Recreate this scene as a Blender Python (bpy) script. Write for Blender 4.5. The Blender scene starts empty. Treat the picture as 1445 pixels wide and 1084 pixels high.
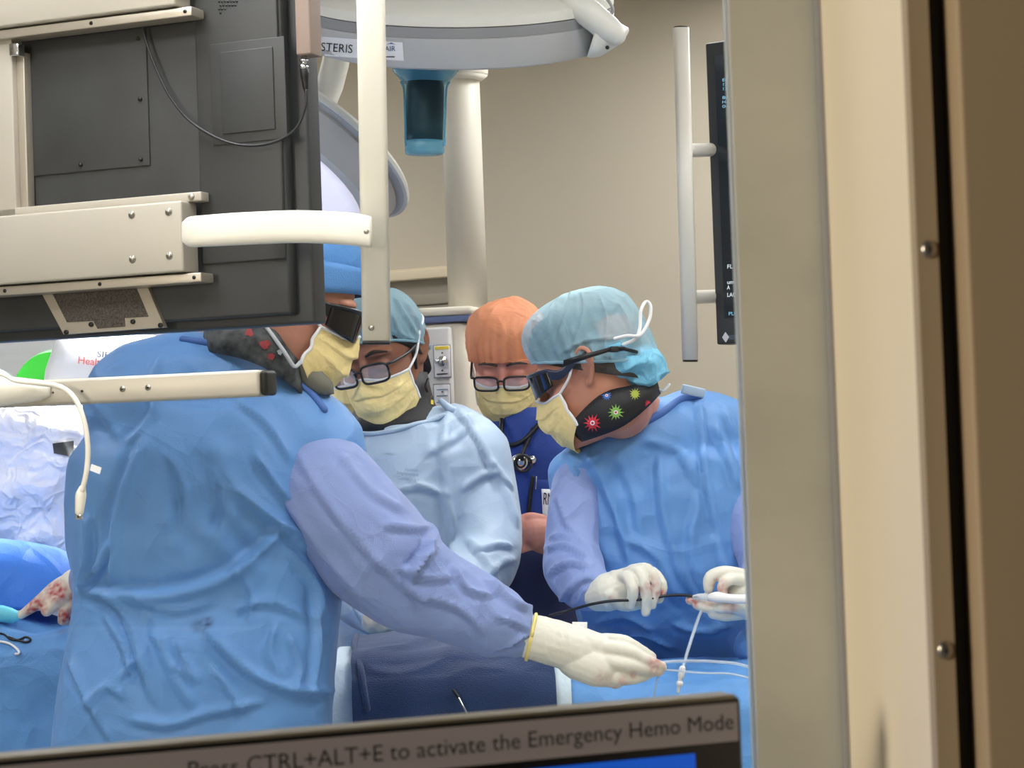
import bpy, math, random
import numpy as np
from mathutils import Vector, Matrix, noise
from mathutils.bvhtree import BVHTree

random.seed(4)
SC = bpy.context.scene
COL = SC.collection
V = Vector

# ------------------------------------------------------------------ camera
FOC = 3000.0                      # focal length in pixels of the 1445 px wide frame
CAM = V((0, 0, 1.4))
PITCH, ROLL = math.radians(1.49), math.radians(2.05)
FWD = V((0, math.cos(PITCH), math.sin(PITCH)))
U0 = V((0, -math.sin(PITCH), math.cos(PITCH)))
R0 = V((1, 0, 0))
RIGHT = R0 * math.cos(ROLL) - U0 * math.sin(ROLL)
UP = R0 * math.sin(ROLL) + U0 * math.cos(ROLL)


def P(u, v, d):
    """World point seen at pixel (u, v) at distance d along the view axis."""
    return CAM + FWD * d + RIGHT * ((u - 722.5) / FOC * d) + UP * (-(v - 542) / FOC * d)


def ray(u, v):
    return (P(u, v, 1.0) - CAM).normalized()


def proj_np(co):
    w = co - np.array(CAM)
    d = w @ np.array(FWD)
    return 722.5 + FOC * (w @ np.array(RIGHT)) / d, 542 - FOC * (w @ np.array(UP)) / d, d


cam_data = bpy.data.cameras.new('camera')
cam_data.sensor_width = 36
cam_data.lens = FOC / 1445 * 36
cam = bpy.data.objects.new('camera', cam_data)
COL.objects.link(cam)
m = Matrix((RIGHT, UP, -FWD)).transposed().to_4x4()
m.translation = CAM
cam.matrix_world = m
cam_data.clip_start = 0.05
cam_data.dof.use_dof = True
cam_data.dof.focus_distance = 3.7
cam_data.dof.aperture_fstop = cam_data.lens / 1000 / 0.0022
SC.camera = cam
SC.view_settings.view_transform = 'Standard'
SC.view_settings.look = 'None'
SC.view_settings.gamma = 1
SC.view_settings.exposure = 0.0
SC.view_settings.use_curve_mapping = False
SC.cycles.use_denoising = True
SC.cycles.max_bounces = 10
SC.cycles.transparent_max_bounces = 24
SC.cycles.sample_clamp_indirect = 6


# ------------------------------------------------------------------ materials
def srgb(r, g, b):
    f = lambda c: c / 255 / 12.92 if c / 255 <= .04045 else ((c / 255 + .055) / 1.055) ** 2.4
    return (f(r), f(g), f(b), 1)


def mat(name, col, rough=.5, metal=0, spec=.5, bump=0, bscale=60, vary=0, vscale=6, emit=None, estr=0,
        alpha=1, sheen=0, trans=0, stain=None, crumple=0, cscale=9, sss=0, vcol=None, stretch=None):
    mt = bpy.data.materials.new(name)
    mt.use_nodes = True
    nt = mt.node_tree
    N, L = nt.nodes, nt.links
    b = N['Principled BSDF']
    c = srgb(*col)
    b.inputs['Base Color'].default_value = c
    b.inputs['Roughness'].default_value = rough
    b.inputs['Metallic'].default_value = metal
    b.inputs['Specular IOR Level'].default_value = spec
    tc = N.new('ShaderNodeTexCoord')
    mp = N.new('ShaderNodeMapping')
    L.new(tc.outputs['Object'], mp.inputs['Vector'])
    if stretch:
        mp.inputs['Scale'].default_value = stretch
    src = None
    if vary:
        n = N.new('ShaderNodeTexNoise')
        n.inputs['Scale'].default_value = vscale
        n.inputs['Detail'].default_value = 5
        L.new(mp.outputs[0], n.inputs['Vector'])
        r = N.new('ShaderNodeValToRGB')
        r.color_ramp.elements[0].position = .3
        r.color_ramp.elements[1].position = .7
        k = 1 - vary
        dark = (c[0] * k, c[1] * k, c[2] * k, 1)
        r.color_ramp.elements[0].color = srgb(*vcol) if vcol else dark
        r.color_ramp.elements[1].color = c
        L.new(n.outputs['Fac'], r.inputs['Fac'])
        src = r.outputs['Color']
    if stain:
        a = N.new('ShaderNodeAttribute')
        a.attribute_name = 'stain'
        mx = N.new('ShaderNodeMix')
        mx.data_type = 'RGBA'
        mx.inputs[6].default_value = c
        mx.inputs[7].default_value = srgb(*stain)
        L.new(a.outputs['Fac'], mx.inputs[0])
        if src:
            L.new(src, mx.inputs[6])
        src = mx.outputs[2]
    if src:
        L.new(src, b.inputs['Base Color'])
    if sheen:
        b.inputs['Sheen Weight'].default_value = sheen
    if sss:
        b.inputs['Subsurface Weight'].default_value = sss
        b.inputs['Subsurface Radius'].default_value = (.012, .005, .003)
    prev = None
    if crumple:
        n = N.new('ShaderNodeTexNoise')
        n.inputs['Scale'].default_value = cscale * .7
        n.inputs['Detail'].default_value = 2
        L.new(mp.outputs[0], n.inputs['Vector'])
        ad = N.new('ShaderNodeVectorMath')
        ad.operation = 'MULTIPLY_ADD'
        ad.inputs[1].default_value = (.12, .12, .12)
        L.new(n.outputs['Color'], ad.inputs[0])
        L.new(mp.outputs[0], ad.inputs[2])
        vo = N.new('ShaderNodeTexVoronoi')
        vo.feature = 'F1'
        vo.inputs['Scale'].default_value = cscale
        vo.inputs['Detail'].default_value = 2
        L.new(ad.outputs[0], vo.inputs['Vector'])
        bp = N.new('ShaderNodeBump')
        bp.inputs['Strength'].default_value = crumple
        bp.inputs['Distance'].default_value = .03
        ve = N.new('ShaderNodeTexVoronoi')
        ve.feature = 'DISTANCE_TO_EDGE'
        ve.inputs['Scale'].default_value = cscale * .8
        L.new(ad.outputs[0], ve.inputs['Vector'])
        mn = N.new('ShaderNodeMath')
        mn.operation = 'MINIMUM'
        mn.inputs[1].default_value = .07
        L.new(ve.outputs['Distance'], mn.inputs[0])
        ma = N.new('ShaderNodeMath')
        ma.operation = 'MULTIPLY_ADD'
        ma.inputs[1].default_value = -2.2
        L.new(mn.outputs[0], ma.inputs[0])
        L.new(vo.outputs['Distance'], ma.inputs[2])
        L.new(ma.outputs[0], bp.inputs['Height'])
        prev = bp.outputs[0]
    if bump:
        n = N.new('ShaderNodeTexNoise')
        n.inputs['Scale'].default_value = bscale
        n.inputs['Detail'].default_value = 4
        L.new(mp.outputs[0], n.inputs['Vector'])
        bp = N.new('ShaderNodeBump')
        bp.inputs['Strength'].default_value = bump
        bp.inputs['Distance'].default_value = .004
        L.new(n.outputs['Fac'], bp.inputs['Height'])
        if prev:
            L.new(prev, bp.inputs['Normal'])
        prev = bp.outputs[0]
    if prev:
        L.new(prev, b.inputs['Normal'])
    if emit:
        b.inputs['Emission Color'].default_value = srgb(*emit)
        b.inputs['Emission Strength'].default_value = estr
    if alpha < 1:
        out = N['Material Output']
        tr = N.new('ShaderNodeBsdfTransparent')
        mx = N.new('ShaderNodeMixShader')
        mx.inputs[0].default_value = alpha
        L.new(tr.outputs[0], mx.inputs[1])
        L.new(b.outputs[0], mx.inputs[2])
        L.new(mx.outputs[0], out.inputs['Surface'])
        if trans:
            tr.inputs[0].default_value = srgb(*[int(255 - (255 - q) * trans) for q in col])
    return mt


M = dict(
    wall=mat('beige_wall', (200, 190, 169), .7, vary=.04, vscale=2),
    ceil=mat('ceiling_paint', (214, 206, 192), .8, vary=.05, vscale=2),
    floor=mat('floor_vinyl', (170, 175, 178), .35, vary=.1),
    control=mat('control_room_paint', (172, 151, 120), .7, vary=.04, vscale=5),
    cream=mat('cream_jamb_paint', (238, 226, 200), .5, vary=.03, vscale=8),
    steel=mat('brushed_steel', (205, 206, 196), .4, metal=.2, vary=.22, vscale=14, stretch=(.6, 1, 1), bump=.05, bscale=200),
    stop=mat('tan_glazing_stop', (168, 150, 122), .5),
    rubber=mat('black_rubber', (12, 12, 12), .6),
    screw=mat('screw_metal', (170, 165, 155), .3, metal=.9),
    white=mat('cream_enamel', (239, 235, 222), .32, spec=.5),
    rail=mat('cream_sheet_metal', (181, 175, 162), .38, metal=.15, vary=.04, vscale=10),
    railmetal=mat('bare_metal', (190, 182, 168), .35, metal=.6),
    black=mat('black_plastic', (14, 14, 15), .45),
    housing=mat('charcoal_housing', (56, 58, 59), .5, vary=.42, vscale=9, bump=.05, bscale=300),
    housing2=mat('charcoal_panel', (58, 59, 59), .5, vary=.2, vscale=7),
    bezel=mat('dark_bezel', (52, 55, 58), .45),
    cable=mat('grey_cable', (36, 37, 40), .4),
    brown=mat('mauve_plate', (150, 132, 122), .5),
    lampwhite=mat('lamp_white', (232, 232, 224), .35),
    lampgrey=mat('lamp_grey', (188, 189, 190), .4),
    lampband=mat('lamp_band', (150, 151, 154), .4),
    lamplens=mat('lit_lens', (235, 235, 255), .3, emit=(232, 232, 255), estr=.7, vary=.2, vscale=40, stretch=(.2, 1, 1)),
    label=mat('label_white', (238, 240, 244), .4),
    ink=mat('ink_black', (20, 22, 30), .5),
    inkblue=mat('ink_blue', (60, 95, 150), .5),
    inknavy=mat('ink_navy', (40, 62, 110), .5),
    inkred=mat('ink_red', (225, 95, 85), .5),
    inkgrey=mat('ink_grey', (125, 150, 172), .6),
    cover=mat('blue_sterile_cover', (110, 195, 228), .12, alpha=.05, trans=.25, bump=.6, bscale=60),
    coverthick=mat('blue_cover_folds', (110, 195, 228), .15, alpha=.42, trans=.3, bump=.5, bscale=60),
    pendant=mat('pendant_cream', (228, 222, 206), .4),
    pstripe=mat('blue_stripe', (92, 108, 150), .5),
    ppanel=mat('pendant_panel', (214, 215, 214), .4),
    yellow=mat('yellow_tag', (240, 215, 70), .5),
    grille=mat('grille_paint', (150, 141, 126), .6),
    gtrim=mat('ledge_cream', (222, 208, 178), .6),
    gown=mat('gown_blue', (98, 152, 216), .5, sheen=.15, crumple=.5, cscale=5, bump=.15, bscale=400, vary=.08, vscale=4, stain=(40, 70, 120)),
    gownlight=mat('gown_pale_blue', (164, 187, 212), .5, sheen=.15, crumple=.45, cscale=5, bump=.15, bscale=400, vary=.06, vscale=4),
    sleeve=mat('sleeve_lavender', (136, 157, 212), .6, sheen=.2, crumple=.5, cscale=7, bump=.25, bscale=500),
    binding=mat('gown_binding', (70, 110, 180), .6),
    scrub=mat('scrub_blue', (34, 66, 150), .8, bump=.3, bscale=500, crumple=.2, cscale=6, vary=.15),
    navy=mat('navy_trousers', (30, 42, 84), .8, bump=.3, bscale=500),
    skinA=mat('skin_rosy', (205, 146, 122), .5, sss=.15, vary=.12, vscale=30, bump=.08, bscale=200),
    skinB=mat('skin_brown', (150, 100, 76), .5, sss=.12, vary=.15, vscale=30, bump=.08, bscale=200),
    skinC=mat('skin_pink', (222, 150, 132), .5, sss=.15, vary=.1, vscale=30, bump=.08, bscale=200),
    skinD=mat('skin_tan', (208, 146, 120), .5, sss=.15, vary=.12, vscale=30, bump=.08, bscale=200),
    hairblack=mat('hair_black', (28, 24, 24), .5, bump=.6, bscale=200),
    hairgrey=mat('hair_grey_brown', (82, 76, 70), .5, bump=.6, bscale=160, vary=.4, vscale=50),
    brow=mat('eyebrow_hair', (40, 30, 26), .7, bump=.5, bscale=300),
    capblue=mat('cap_cloth_blue', (82, 138, 200), .8, bump=.25, bscale=400, crumple=.2, cscale=9),
    capband=mat('cap_band_blue', (92, 146, 208), .8, bump=.25, bscale=400),
    bouffant=mat('bouffant_blue', (170, 214, 230), .7, alpha=.54, bump=.3, bscale=300, crumple=.3, cscale=14),
    bun=mat('bouffant_sky', (130, 206, 238), .7, alpha=.93, bump=.3, bscale=300, crumple=.4, cscale=16),
    orange=mat('bouffant_orange', (255, 168, 122), .7, alpha=.78, bump=.2, bscale=260, crumple=.25, cscale=14),
    mask=mat('mask_yellow', (253, 229, 160), .75, bump=.2, bscale=500, crumple=.12, cscale=22, vary=.04),
    masktrim=mat('mask_white', (240, 240, 240), .7, bump=.2, bscale=400),
    frame=mat('glasses_black', (22, 23, 27), .3),
    navyframe=mat('glasses_navy', (38, 46, 70), .3),
    smoke=mat('lens_dark', (20, 20, 24), .08, alpha=.9),
    lens=mat('lens_clear', (225, 232, 240), .05, alpha=.16),
    collar=mat('collar_black', (24, 24, 28), .6, bump=.2, bscale=300),
    floral=mat('collar_floral', (96, 100, 100), .7, vary=.6, vscale=60, vcol=(30, 32, 36)),
    collargreen=mat('collar_grey_green', (112, 112, 100), .7),
    piping=mat('collar_piping', (190, 195, 200), .6),
    flowerred=mat('flower_red', (158, 62, 66), .7),
    germred=mat('germ_red', (216, 52, 70), .6), germgreen=mat('germ_green', (140, 190, 92), .6),
    germolive=mat('germ_olive', (160, 170, 60), .6), germblue=mat('germ_blue', (60, 110, 190), .6),
    glove=mat('latex_glove', (230, 229, 216), .45, sss=.08, bump=.25, bscale=90, vary=.05, vscale=25, stain=(176, 52, 58)),
    glovegrey=mat('latex_glove_shade', (206, 200, 184), .45, bump=.3, bscale=80, stain=(176, 52, 58)),  # darker copy of the glove material, shade put into its colour
    cuff=mat('cuff_yellow', (244, 226, 140), .5),
    towel=mat('navy_towel', (36, 64, 112), .95, bump=.8, bscale=500, vary=.22, vscale=10, sheen=.3),
    pad=mat('pale_pad', (205, 224, 234), .8, bump=.5, bscale=120),
    drape=mat('drape_blue', (92, 150, 212), .6, crumple=.4, cscale=7, bump=.2, bscale=400),
    drapelight=mat('drape_bright_blue', (50, 122, 224), .6, crumple=.4, cscale=6, bump=.2, bscale=400),
    tube=mat('catheter_black', (20, 22, 34), .3),
    clear=mat('clear_tube', (225, 236, 245), .08, alpha=.45),
    plastic=mat('clear_drape', (250, 250, 255), .22, alpha=.8, bump=.5, bscale=22, crumple=.5, cscale=14),
    carm=mat('carm_white', (226, 228, 230), .4),
    green=mat('green_ring', (70, 225, 70), .4),
    steelbar=mat('polished_steel', (190, 195, 200), .2, metal=1),
    hub=mat('white_hub', (240, 240, 240), .4),
    chrome=mat('chrome', (215, 218, 222), .15, metal=1),
    screengrey=mat('screen_grey', (100, 92, 86), .6, emit=(104, 94, 88), estr=.62),
    screenblue=mat('screen_blue', (14, 70, 170), .5, emit=(14, 78, 180), estr=.8),
    screendark=mat('screen_dark', (16, 18, 22), .15, emit=(60, 70, 80), estr=.25),
    screentext=mat('screen_text', (120, 170, 200), .5, emit=(130, 190, 220), estr=.8),
    screenwhite=mat('screen_white_text', (220, 225, 228), .5, emit=(210, 220, 225), estr=.8),
    screenink=mat('screen_black_text', (16, 13, 12), .6),
    deskplastic=mat('monitor_edge', (150, 144, 126), .4),
    panel=mat('light_diffuser', (255, 255, 255), .5, emit=(250, 251, 255), estr=17),
    shoe=mat('shoe_dark', (40, 42, 46), .6),
)


def glass_mat():
    mt = bpy.data.materials.new('window_glass')
    mt.use_nodes = True
    nt = mt.node_tree
    N, L = nt.nodes, nt.links
    N.remove(N['Principled BSDF'])
    tr = N.new('ShaderNodeBsdfTransparent')
    tr.inputs[0].default_value = (.985, .985, .975, 1)
    gl = N.new('ShaderNodeBsdfGlossy')
    gl.inputs['Roughness'].default_value = .02
    fr = N.new('ShaderNodeFresnel')
    fr.inputs[0].default_value = 1.45
    mx = N.new('ShaderNodeMixShader')
    L.new(fr.outputs[0], mx.inputs[0])
    L.new(tr.outputs[0], mx.inputs[1])
    L.new(gl.outputs[0], mx.inputs[2])
    L.new(mx.outputs[0], N['Material Output'].inputs['Surface'])
    return mt


M['glass'] = glass_mat()


# ------------------------------------------------------------------ mesh toolkit
class MB:
    def __init__(s):
        s.v, s.f = [], []

    def add(s, vs, fs):
        b = len(s.v)
        s.v += [V(p) for p in vs]
        s.f += [tuple(b + i for i in f) for f in fs]
        return s

    def box(s, c, sx, sy, sz, R=None, bev=0):
        """Box with chamfered edges; c centre, full sizes, R 3x3."""
        hx, hy, hz = sx / 2, sy / 2, sz / 2
        if bev <= 0:
            vs = [V((x, y, z)) for z in (-hz, hz) for y in (-hy, hy) for x in (-hx, hx)]
            fs = [(0, 2, 3, 1), (4, 5, 7, 6), (0, 1, 5, 4), (2, 6, 7, 3), (0, 4, 6, 2), (1, 3, 7, 5)]
        else:
            import bmesh
            bm = bmesh.new()
            bmesh.ops.create_cube(bm, size=1)
            for q in bm.verts:
                q.co = V((q.co.x * sx, q.co.y * sy, q.co.z * sz))
            bmesh.ops.bevel(bm, geom=bm.edges[:], offset=min(bev, hx * .98, hy * .98, hz * .98), segments=3, profile=.5, affect='EDGES')
            bm.verts.index_update()
            vs = [q.co.copy() for q in bm.verts]
            fs = [tuple(q.index for q in f.verts) for f in bm.faces]
            bm.free()
        c = V(c)
        vs = [c + (R @ p if R else p) for p in vs]
        return s.add(vs, fs)

    def loft(s, rings, caps=True, closed=True):
        n = len(rings[0])
        vs = [p for r in rings for p in r]
        fs = []
        for i in range(len(rings) - 1):
            for j in range(n if closed else n - 1):
                k = (j + 1) % n
                fs.append((i * n + j, i * n + k, (i + 1) * n + k, (i + 1) * n + j))
        if caps and closed:
            fs.append(tuple(reversed(range(n))))
            fs.append(tuple((len(rings) - 1) * n + j for j in range(n)))
        return s.add(vs, fs)

    def tube(s, pts, r, seg=12, sub=4, round_ends=True, smooth=True):
        """Tube through pts; r number or list; rounded ends."""
        pts = [V(p) for p in pts]
        rs = [r] * len(pts) if not isinstance(r, (list, tuple)) else list(r)
        if smooth and len(pts) > 2:
            pts, rs = spline(pts, rs, sub)
        rings = []
        t0 = (pts[1] - pts[0]).normalized()
        a = t0.orthogonal().normalized()
        n = len(pts)
        def ring(c, t, a, rr):
            b = t.cross(a)
            return [c + (a * math.cos(2 * math.pi * j / seg) + b * math.sin(2 * math.pi * j / seg)) * rr for j in range(seg)]
        for i in range(n):
            if i == 0:
                t = t0
            elif i == n - 1:
                t = (pts[-1] - pts[-2]).normalized()
            else:
                t = (pts[i + 1] - pts[i - 1]).normalized()
            a = (a - t * a.dot(t))
            if a.length < 1e-6:
                a = t.orthogonal()
            a.normalize()
            if i == 0 and round_ends:
                for k in range(3, 0, -1):
                    an = k / 3.3 * math.pi / 2
                    rings.append(ring(pts[0] - t * rs[0] * math.sin(an), t, a, rs[0] * math.cos(an)))
            rings.append(ring(pts[i], t, a, rs[i]))
            if i == n - 1 and round_ends:
                for k in range(1, 4):
                    an = k / 3.3 * math.pi / 2
                    rings.append(ring(pts[-1] + t * rs[-1] * math.sin(an), t, a, rs[-1] * math.cos(an)))
        return s.loft(rings)

    def ell(s, c, rx, ry, rz, R=None, seg=20, rows=12):
        c = V(c)
        rings = []
        for i in range(rows + 1):
            ph = -math.pi / 2 + math.pi * (i + .02) / (rows + .04)
            ring = []
            for j in range(seg):
                th = 2 * math.pi * j / seg
                p = V((rx * math.cos(ph) * math.cos(th), ry * math.cos(ph) * math.sin(th), rz * math.sin(ph)))
                ring.append(c + (R @ p if R else p))
            rings.append(ring)
        return s.loft(rings)

    def cyl(s, c0, c1, r0, r1=None, seg=24):
        c0, c1 = V(c0), V(c1)
        r1 = r0 if r1 is None else r1
        t = (c1 - c0).normalized()
        a = t.orthogonal().normalized()
        b = t.cross(a)
        R_ = lambda c, r: [c + (a * math.cos(2 * math.pi * j / seg) + b * math.sin(2 * math.pi * j / seg)) * r for j in range(seg)]
        return s.loft([R_(c0, r0), R_(c1, r1)])

    def prism(s, poly, off):
        """Polygon (world points, planar) extruded by vector off."""
        n = len(poly)
        off = V(off)
        vs = [V(p) for p in poly] + [V(p) + off for p in poly]
        fs = [tuple(range(n)), tuple(reversed(range(n, 2 * n)))]
        fs += [(i, i + n, (i + 1) % n + n, (i + 1) % n) for i in range(n)]
        return s.add(vs, fs)

    def grid(s, fn, nu, nv):
        vs = [fn(i / (nu - 1), j / (nv - 1)) for j in range(nv) for i in range(nu)]
        fs = [(j * nu + i, j * nu + i + 1, (j + 1) * nu + i + 1, (j + 1) * nu + i) for j in range(nv - 1) for i in range(nu - 1)]
        return s.add(vs, fs)

    def mesh(s, name='m'):
        me = bpy.data.meshes.new(name)
        me.from_pydata([tuple(p) for p in s.v], [], s.f)
        me.update()
        return me


def spline(pts, rs, sub):
    P_, R_ = [], []
    n = len(pts)
    for i in range(n - 1):
        p0, p1, p2, p3 = pts[max(i - 1, 0)], pts[i], pts[i + 1], pts[min(i + 2, n - 1)]
        for k in range(sub):
            t = k / sub
            a = 2 * p1 + (p2 - p0) * t + (2 * p0 - 5 * p1 + 4 * p2 - p3) * t * t + (3 * p1 - p0 - 3 * p2 + p3) * t ** 3
            P_.append(a * .5)
            e = t * t * (3 - 2 * t)
            R_.append(rs[i] * (1 - e) + rs[i + 1] * e)
    P_.append(pts[-1])
    R_.append(rs[-1])
    return P_, R_


def fix_normals(me):
    import bmesh
    bm = bmesh.new()
    bm.from_mesh(me)
    bmesh.ops.recalc_face_normals(bm, faces=bm.faces[:])
    bm.to_mesh(me)
    bm.free()


def remesh(mb, voxel, smooth=4, factor=.5):
    me = mb.mesh() if isinstance(mb, MB) else mb
    fix_normals(me)
    o = bpy.data.objects.new('tmp', me)
    COL.objects.link(o)
    r = o.modifiers.new('r', 'REMESH')
    r.mode = 'VOXEL'
    r.voxel_size = voxel
    if smooth:
        q = o.modifiers.new('s', 'SMOOTH')
        q.iterations = smooth
        q.factor = factor
    dg = bpy.context.evaluated_depsgraph_get()
    out = bpy.data.meshes.new_from_object(o.evaluated_get(dg))
    bpy.data.objects.remove(o)
    bpy.data.meshes.remove(me)
    return out


def smooth_mesh(me, it, factor=.5):
    o = bpy.data.objects.new('tmp', me)
    COL.objects.link(o)
    q = o.modifiers.new('s', 'SMOOTH')
    q.iterations = it
    q.factor = factor
    dg = bpy.context.evaluated_depsgraph_get()
    out = bpy.data.meshes.new_from_object(o.evaluated_get(dg))
    bpy.data.objects.remove(o)
    bpy.data.meshes.remove(me)
    return out


def get_co(me):
    a = np.empty(len(me.vertices) * 3, np.float64)
    me.vertices.foreach_get('co', a)
    return a.reshape(-1, 3)


def get_no(me):
    a = np.empty(len(me.vertices) * 3, np.float32)
    me.vertex_normals.foreach_get('vector', a)
    return a.reshape(-1, 3).astype(np.float64)


def set_co(me, co):
    me.vertices.foreach_set('co', co.astype(np.float32).ravel())
    me.update()


def wrinkle(me, amp=.006, scale=9, stretch=(1, 1, .55), amp2=.002, scale2=24, seed=0, mask=None, axis=None):
    """Crumpled-cloth displacement along the normals: cellular creases with warped domain.
    axis: world direction the folds run along (stretch that way)."""
    co, no = get_co(me), get_no(me)
    st = V(stretch)
    sv = V((seed * 3.1, seed * 1.7, seed * 2.3))
    d = np.zeros(len(co))
    if axis:
        ax = V(axis).normalized()
    for i, c in enumerate(co):
        p = V(c)
        if axis:
            p = p - ax * p.dot(ax) * .6
        else:
            p = V((p.x * st.x, p.y * st.y, p.z * st.z))
        w = noise.noise_vector(p * 4 + sv) * .06
        q = p + w
        n1 = noise.noise(q * scale * .3 + sv)
        gate = min(1, max(0, .5 + 1.8 * noise.noise(q * scale * .22 - sv)))
        r1 = (1 - abs(noise.noise(q * scale * .55 + sv * 2))) ** 9
        r2 = (1 - abs(noise.noise(V((q.x + q.z * .7, q.y, q.z - q.x * .7)) * scale * .5 - sv))) ** 12
        h = amp * (.9 * n1 + gate * (.9 * r1 + .8 * r2 - .3))
        if amp2:
            r3 = (1 - abs(noise.noise(q * scale2 * .45 - sv))) ** 8
            h += amp2 * gate * (r3 - .2)
        d[i] = h
    if mask is not None:
        d *= mask(co)
    set_co(me, co + no * d[:, None])


def strokes(me, lines):
    """Sculpt folds: each line = (list of (u,v) points, height m, half-width px)."""
    co, no = get_co(me), get_no(me)
    u, v, d = proj_np(co)
    view = co - np.array(CAM)
    front = (np.einsum('ij,ij->i', view, no) < 0).astype(float)
    disp = np.zeros(len(co))
    for pts, amp, w in lines:
        amp, w = amp * .72, w * .74
        pp, _ = spline([V((p[0], p[1], 0)) for p in pts], [0] * len(pts), 5)
        best = np.full(len(co), 1e9)
        sgn = np.zeros(len(co))
        along = np.zeros(len(co))
        n = len(pp) - 1
        for i in range(n):
            ax, ay = pp[i].x, pp[i].y
            bx, by = pp[i + 1].x - ax, pp[i + 1].y - ay
            L2 = bx * bx + by * by + 1e-9
            t = np.clip(((u - ax) * bx + (v - ay) * by) / L2, 0, 1)
            dx, dy = u - ax - t * bx, v - ay - t * by
            dd = np.hypot(dx, dy)
            s = np.sign(bx * dy - by * dx)
            m_ = dd < best
            best[m_] = dd[m_]
            sgn[m_] = s[m_]
            along[m_] = (i + t[m_]) / n
        sd = best * sgn
        taper = np.clip(np.minimum(along, 1 - along) * 5 + .25, 0, 1)
        disp += amp * taper * (np.exp(-(best / (w * .62)) ** 2) + .35 * np.exp(-(best / (w * 1.5)) ** 2) - .75 * np.exp(-((sd - 1.3 * w) / (w * .8)) ** 2))
    set_co(me, co + no * (disp * front)[:, None])


def stain(me, spots, seed=0):
    """Per-vertex stain mask: spots = (u, v, radius px, strength)."""
    co = get_co(me)
    u, v, d = proj_np(co)
    a = np.zeros(len(co))
    for (su, sv_, r, k) in spots:
        a = np.maximum(a, k * np.clip(1.6 - np.hypot(u - su, v - sv_) / r * 1.2, 0, 1))
    for i in np.nonzero(a)[0]:
        nz = .5 + .8 * noise.noise(V(co[i]) * 160 + V((seed, 0, 0)))
        a[i] = min(1, max(0, a[i] * (nz + .25)))
    at = me.attributes.new('stain', 'FLOAT', 'POINT')
    at.data.foreach_set('value', a.astype(np.float32))


def bvh(me):
    return BVHTree.FromPolygons([v.co for v in me.vertices], [tuple(p.vertices) for p in me.polygons])


def hit(tree, u, v, off=.0015):
    q = tree.ray_cast(CAM, ray(u, v))
    if q[0] is None:
        q2 = tree.find_nearest(P(u, v, 4.0))
        return q2[0] + q2[1] * off
    return q[0] - ray(u, v) * off


# ------------------------------------------------------------------ scene objects
def link(name, me, m, parent=None, smooth=True, solid=0, bevel=0):
    if isinstance(me, MB):
        me = me.mesh(name)
        fix_normals(me)
    me.name = name
    if m is not None:
        me.materials.clear()
        me.materials.append(m)
    if smooth:
        for p in me.polygons:
            p.use_smooth = True
    o = bpy.data.objects.new(name, me)
    COL.objects.link(o)
    if parent is not None:
        o.parent = parent
        if parent.type == 'EMPTY':
            o.matrix_parent_inverse = Matrix.Translation(-parent.location)
    if solid:
        q = o.modifiers.new('s', 'SOLIDIFY')
        q.thickness = solid
        q.offset = 0
    if smooth == 'auto':
        flat_auto(o)
    return o


def flat_auto(o, ang=35):
    me = o.data
    fn = [p.normal for p in me.polygons]
    ed = {}
    for p in me.polygons:
        for k in p.edge_keys:
            ed.setdefault(k, []).append(p.index)
    c = math.cos(math.radians(ang))
    at = me.attributes.get('sharp_edge') or me.attributes.new('sharp_edge', 'BOOLEAN', 'EDGE')
    vals = [False] * len(me.edges)
    for e in me.edges:
        q = ed.get(tuple(sorted(e.vertices)), [])
        if len(q) == 2 and fn[q[0]].dot(fn[q[1]]) < c:
            vals[e.index] = True
    at.data.foreach_set('value', vals)


def tag(o, label, cat, group=None, kind=None):
    o['label'] = label
    o['category'] = cat
    if group:
        o['group'] = group
    if kind:
        o['kind'] = kind
    return o


def thing(name, label, cat, loc, group=None):
    o = bpy.data.objects.new(name, None)
    o.location = loc
    o.empty_display_size = .05
    COL.objects.link(o)
    return tag(o, label, cat, group)


def struct(name, mb, m, parent=None, smooth=False, label=None, cat=None):
    o = link(name, mb, m, parent, smooth)
    if parent is None:
        o['kind'] = 'structure'
        if label:
            o['label'] = label
            o['category'] = cat
    return o


def text_mesh(body, size=1.0, align='LEFT', bold=0):
    c = bpy.data.curves.new('t', 'FONT')
    c.offset = bold
    c.body = body
    c.size = size
    c.align_x = align
    c.resolution_u = 3
    o = bpy.data.objects.new('t', c)
    COL.objects.link(o)
    dg = bpy.context.evaluated_depsgraph_get()
    me = bpy.data.meshes.new_from_object(o.evaluated_get(dg))
    bpy.data.objects.remove(o)
    return me


def text_fit(body, a, b, h, nrm=None, squash=None):
    """Text mesh with baseline from world point a to b, capital height h (m), standing off nrm."""
    me = text_mesh(body)
    co = get_co(me)
    w = co[:, 0].max()
    hh = .73
    a, b = V(a), V(b)
    ex = (b - a)
    L = ex.length
    ex.normalize()
    n = V(nrm).normalized() if nrm is not None else -FWD
    ey = n.cross(ex).normalized()
    out = np.array(a)[None] + co[:, :1] / w * L * np.array(ex)[None] + co[:, 1:2] / hh * h * np.array(ey)[None] + .0006 * np.array(n)[None]
    set_co(me, out)
    return me


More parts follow.
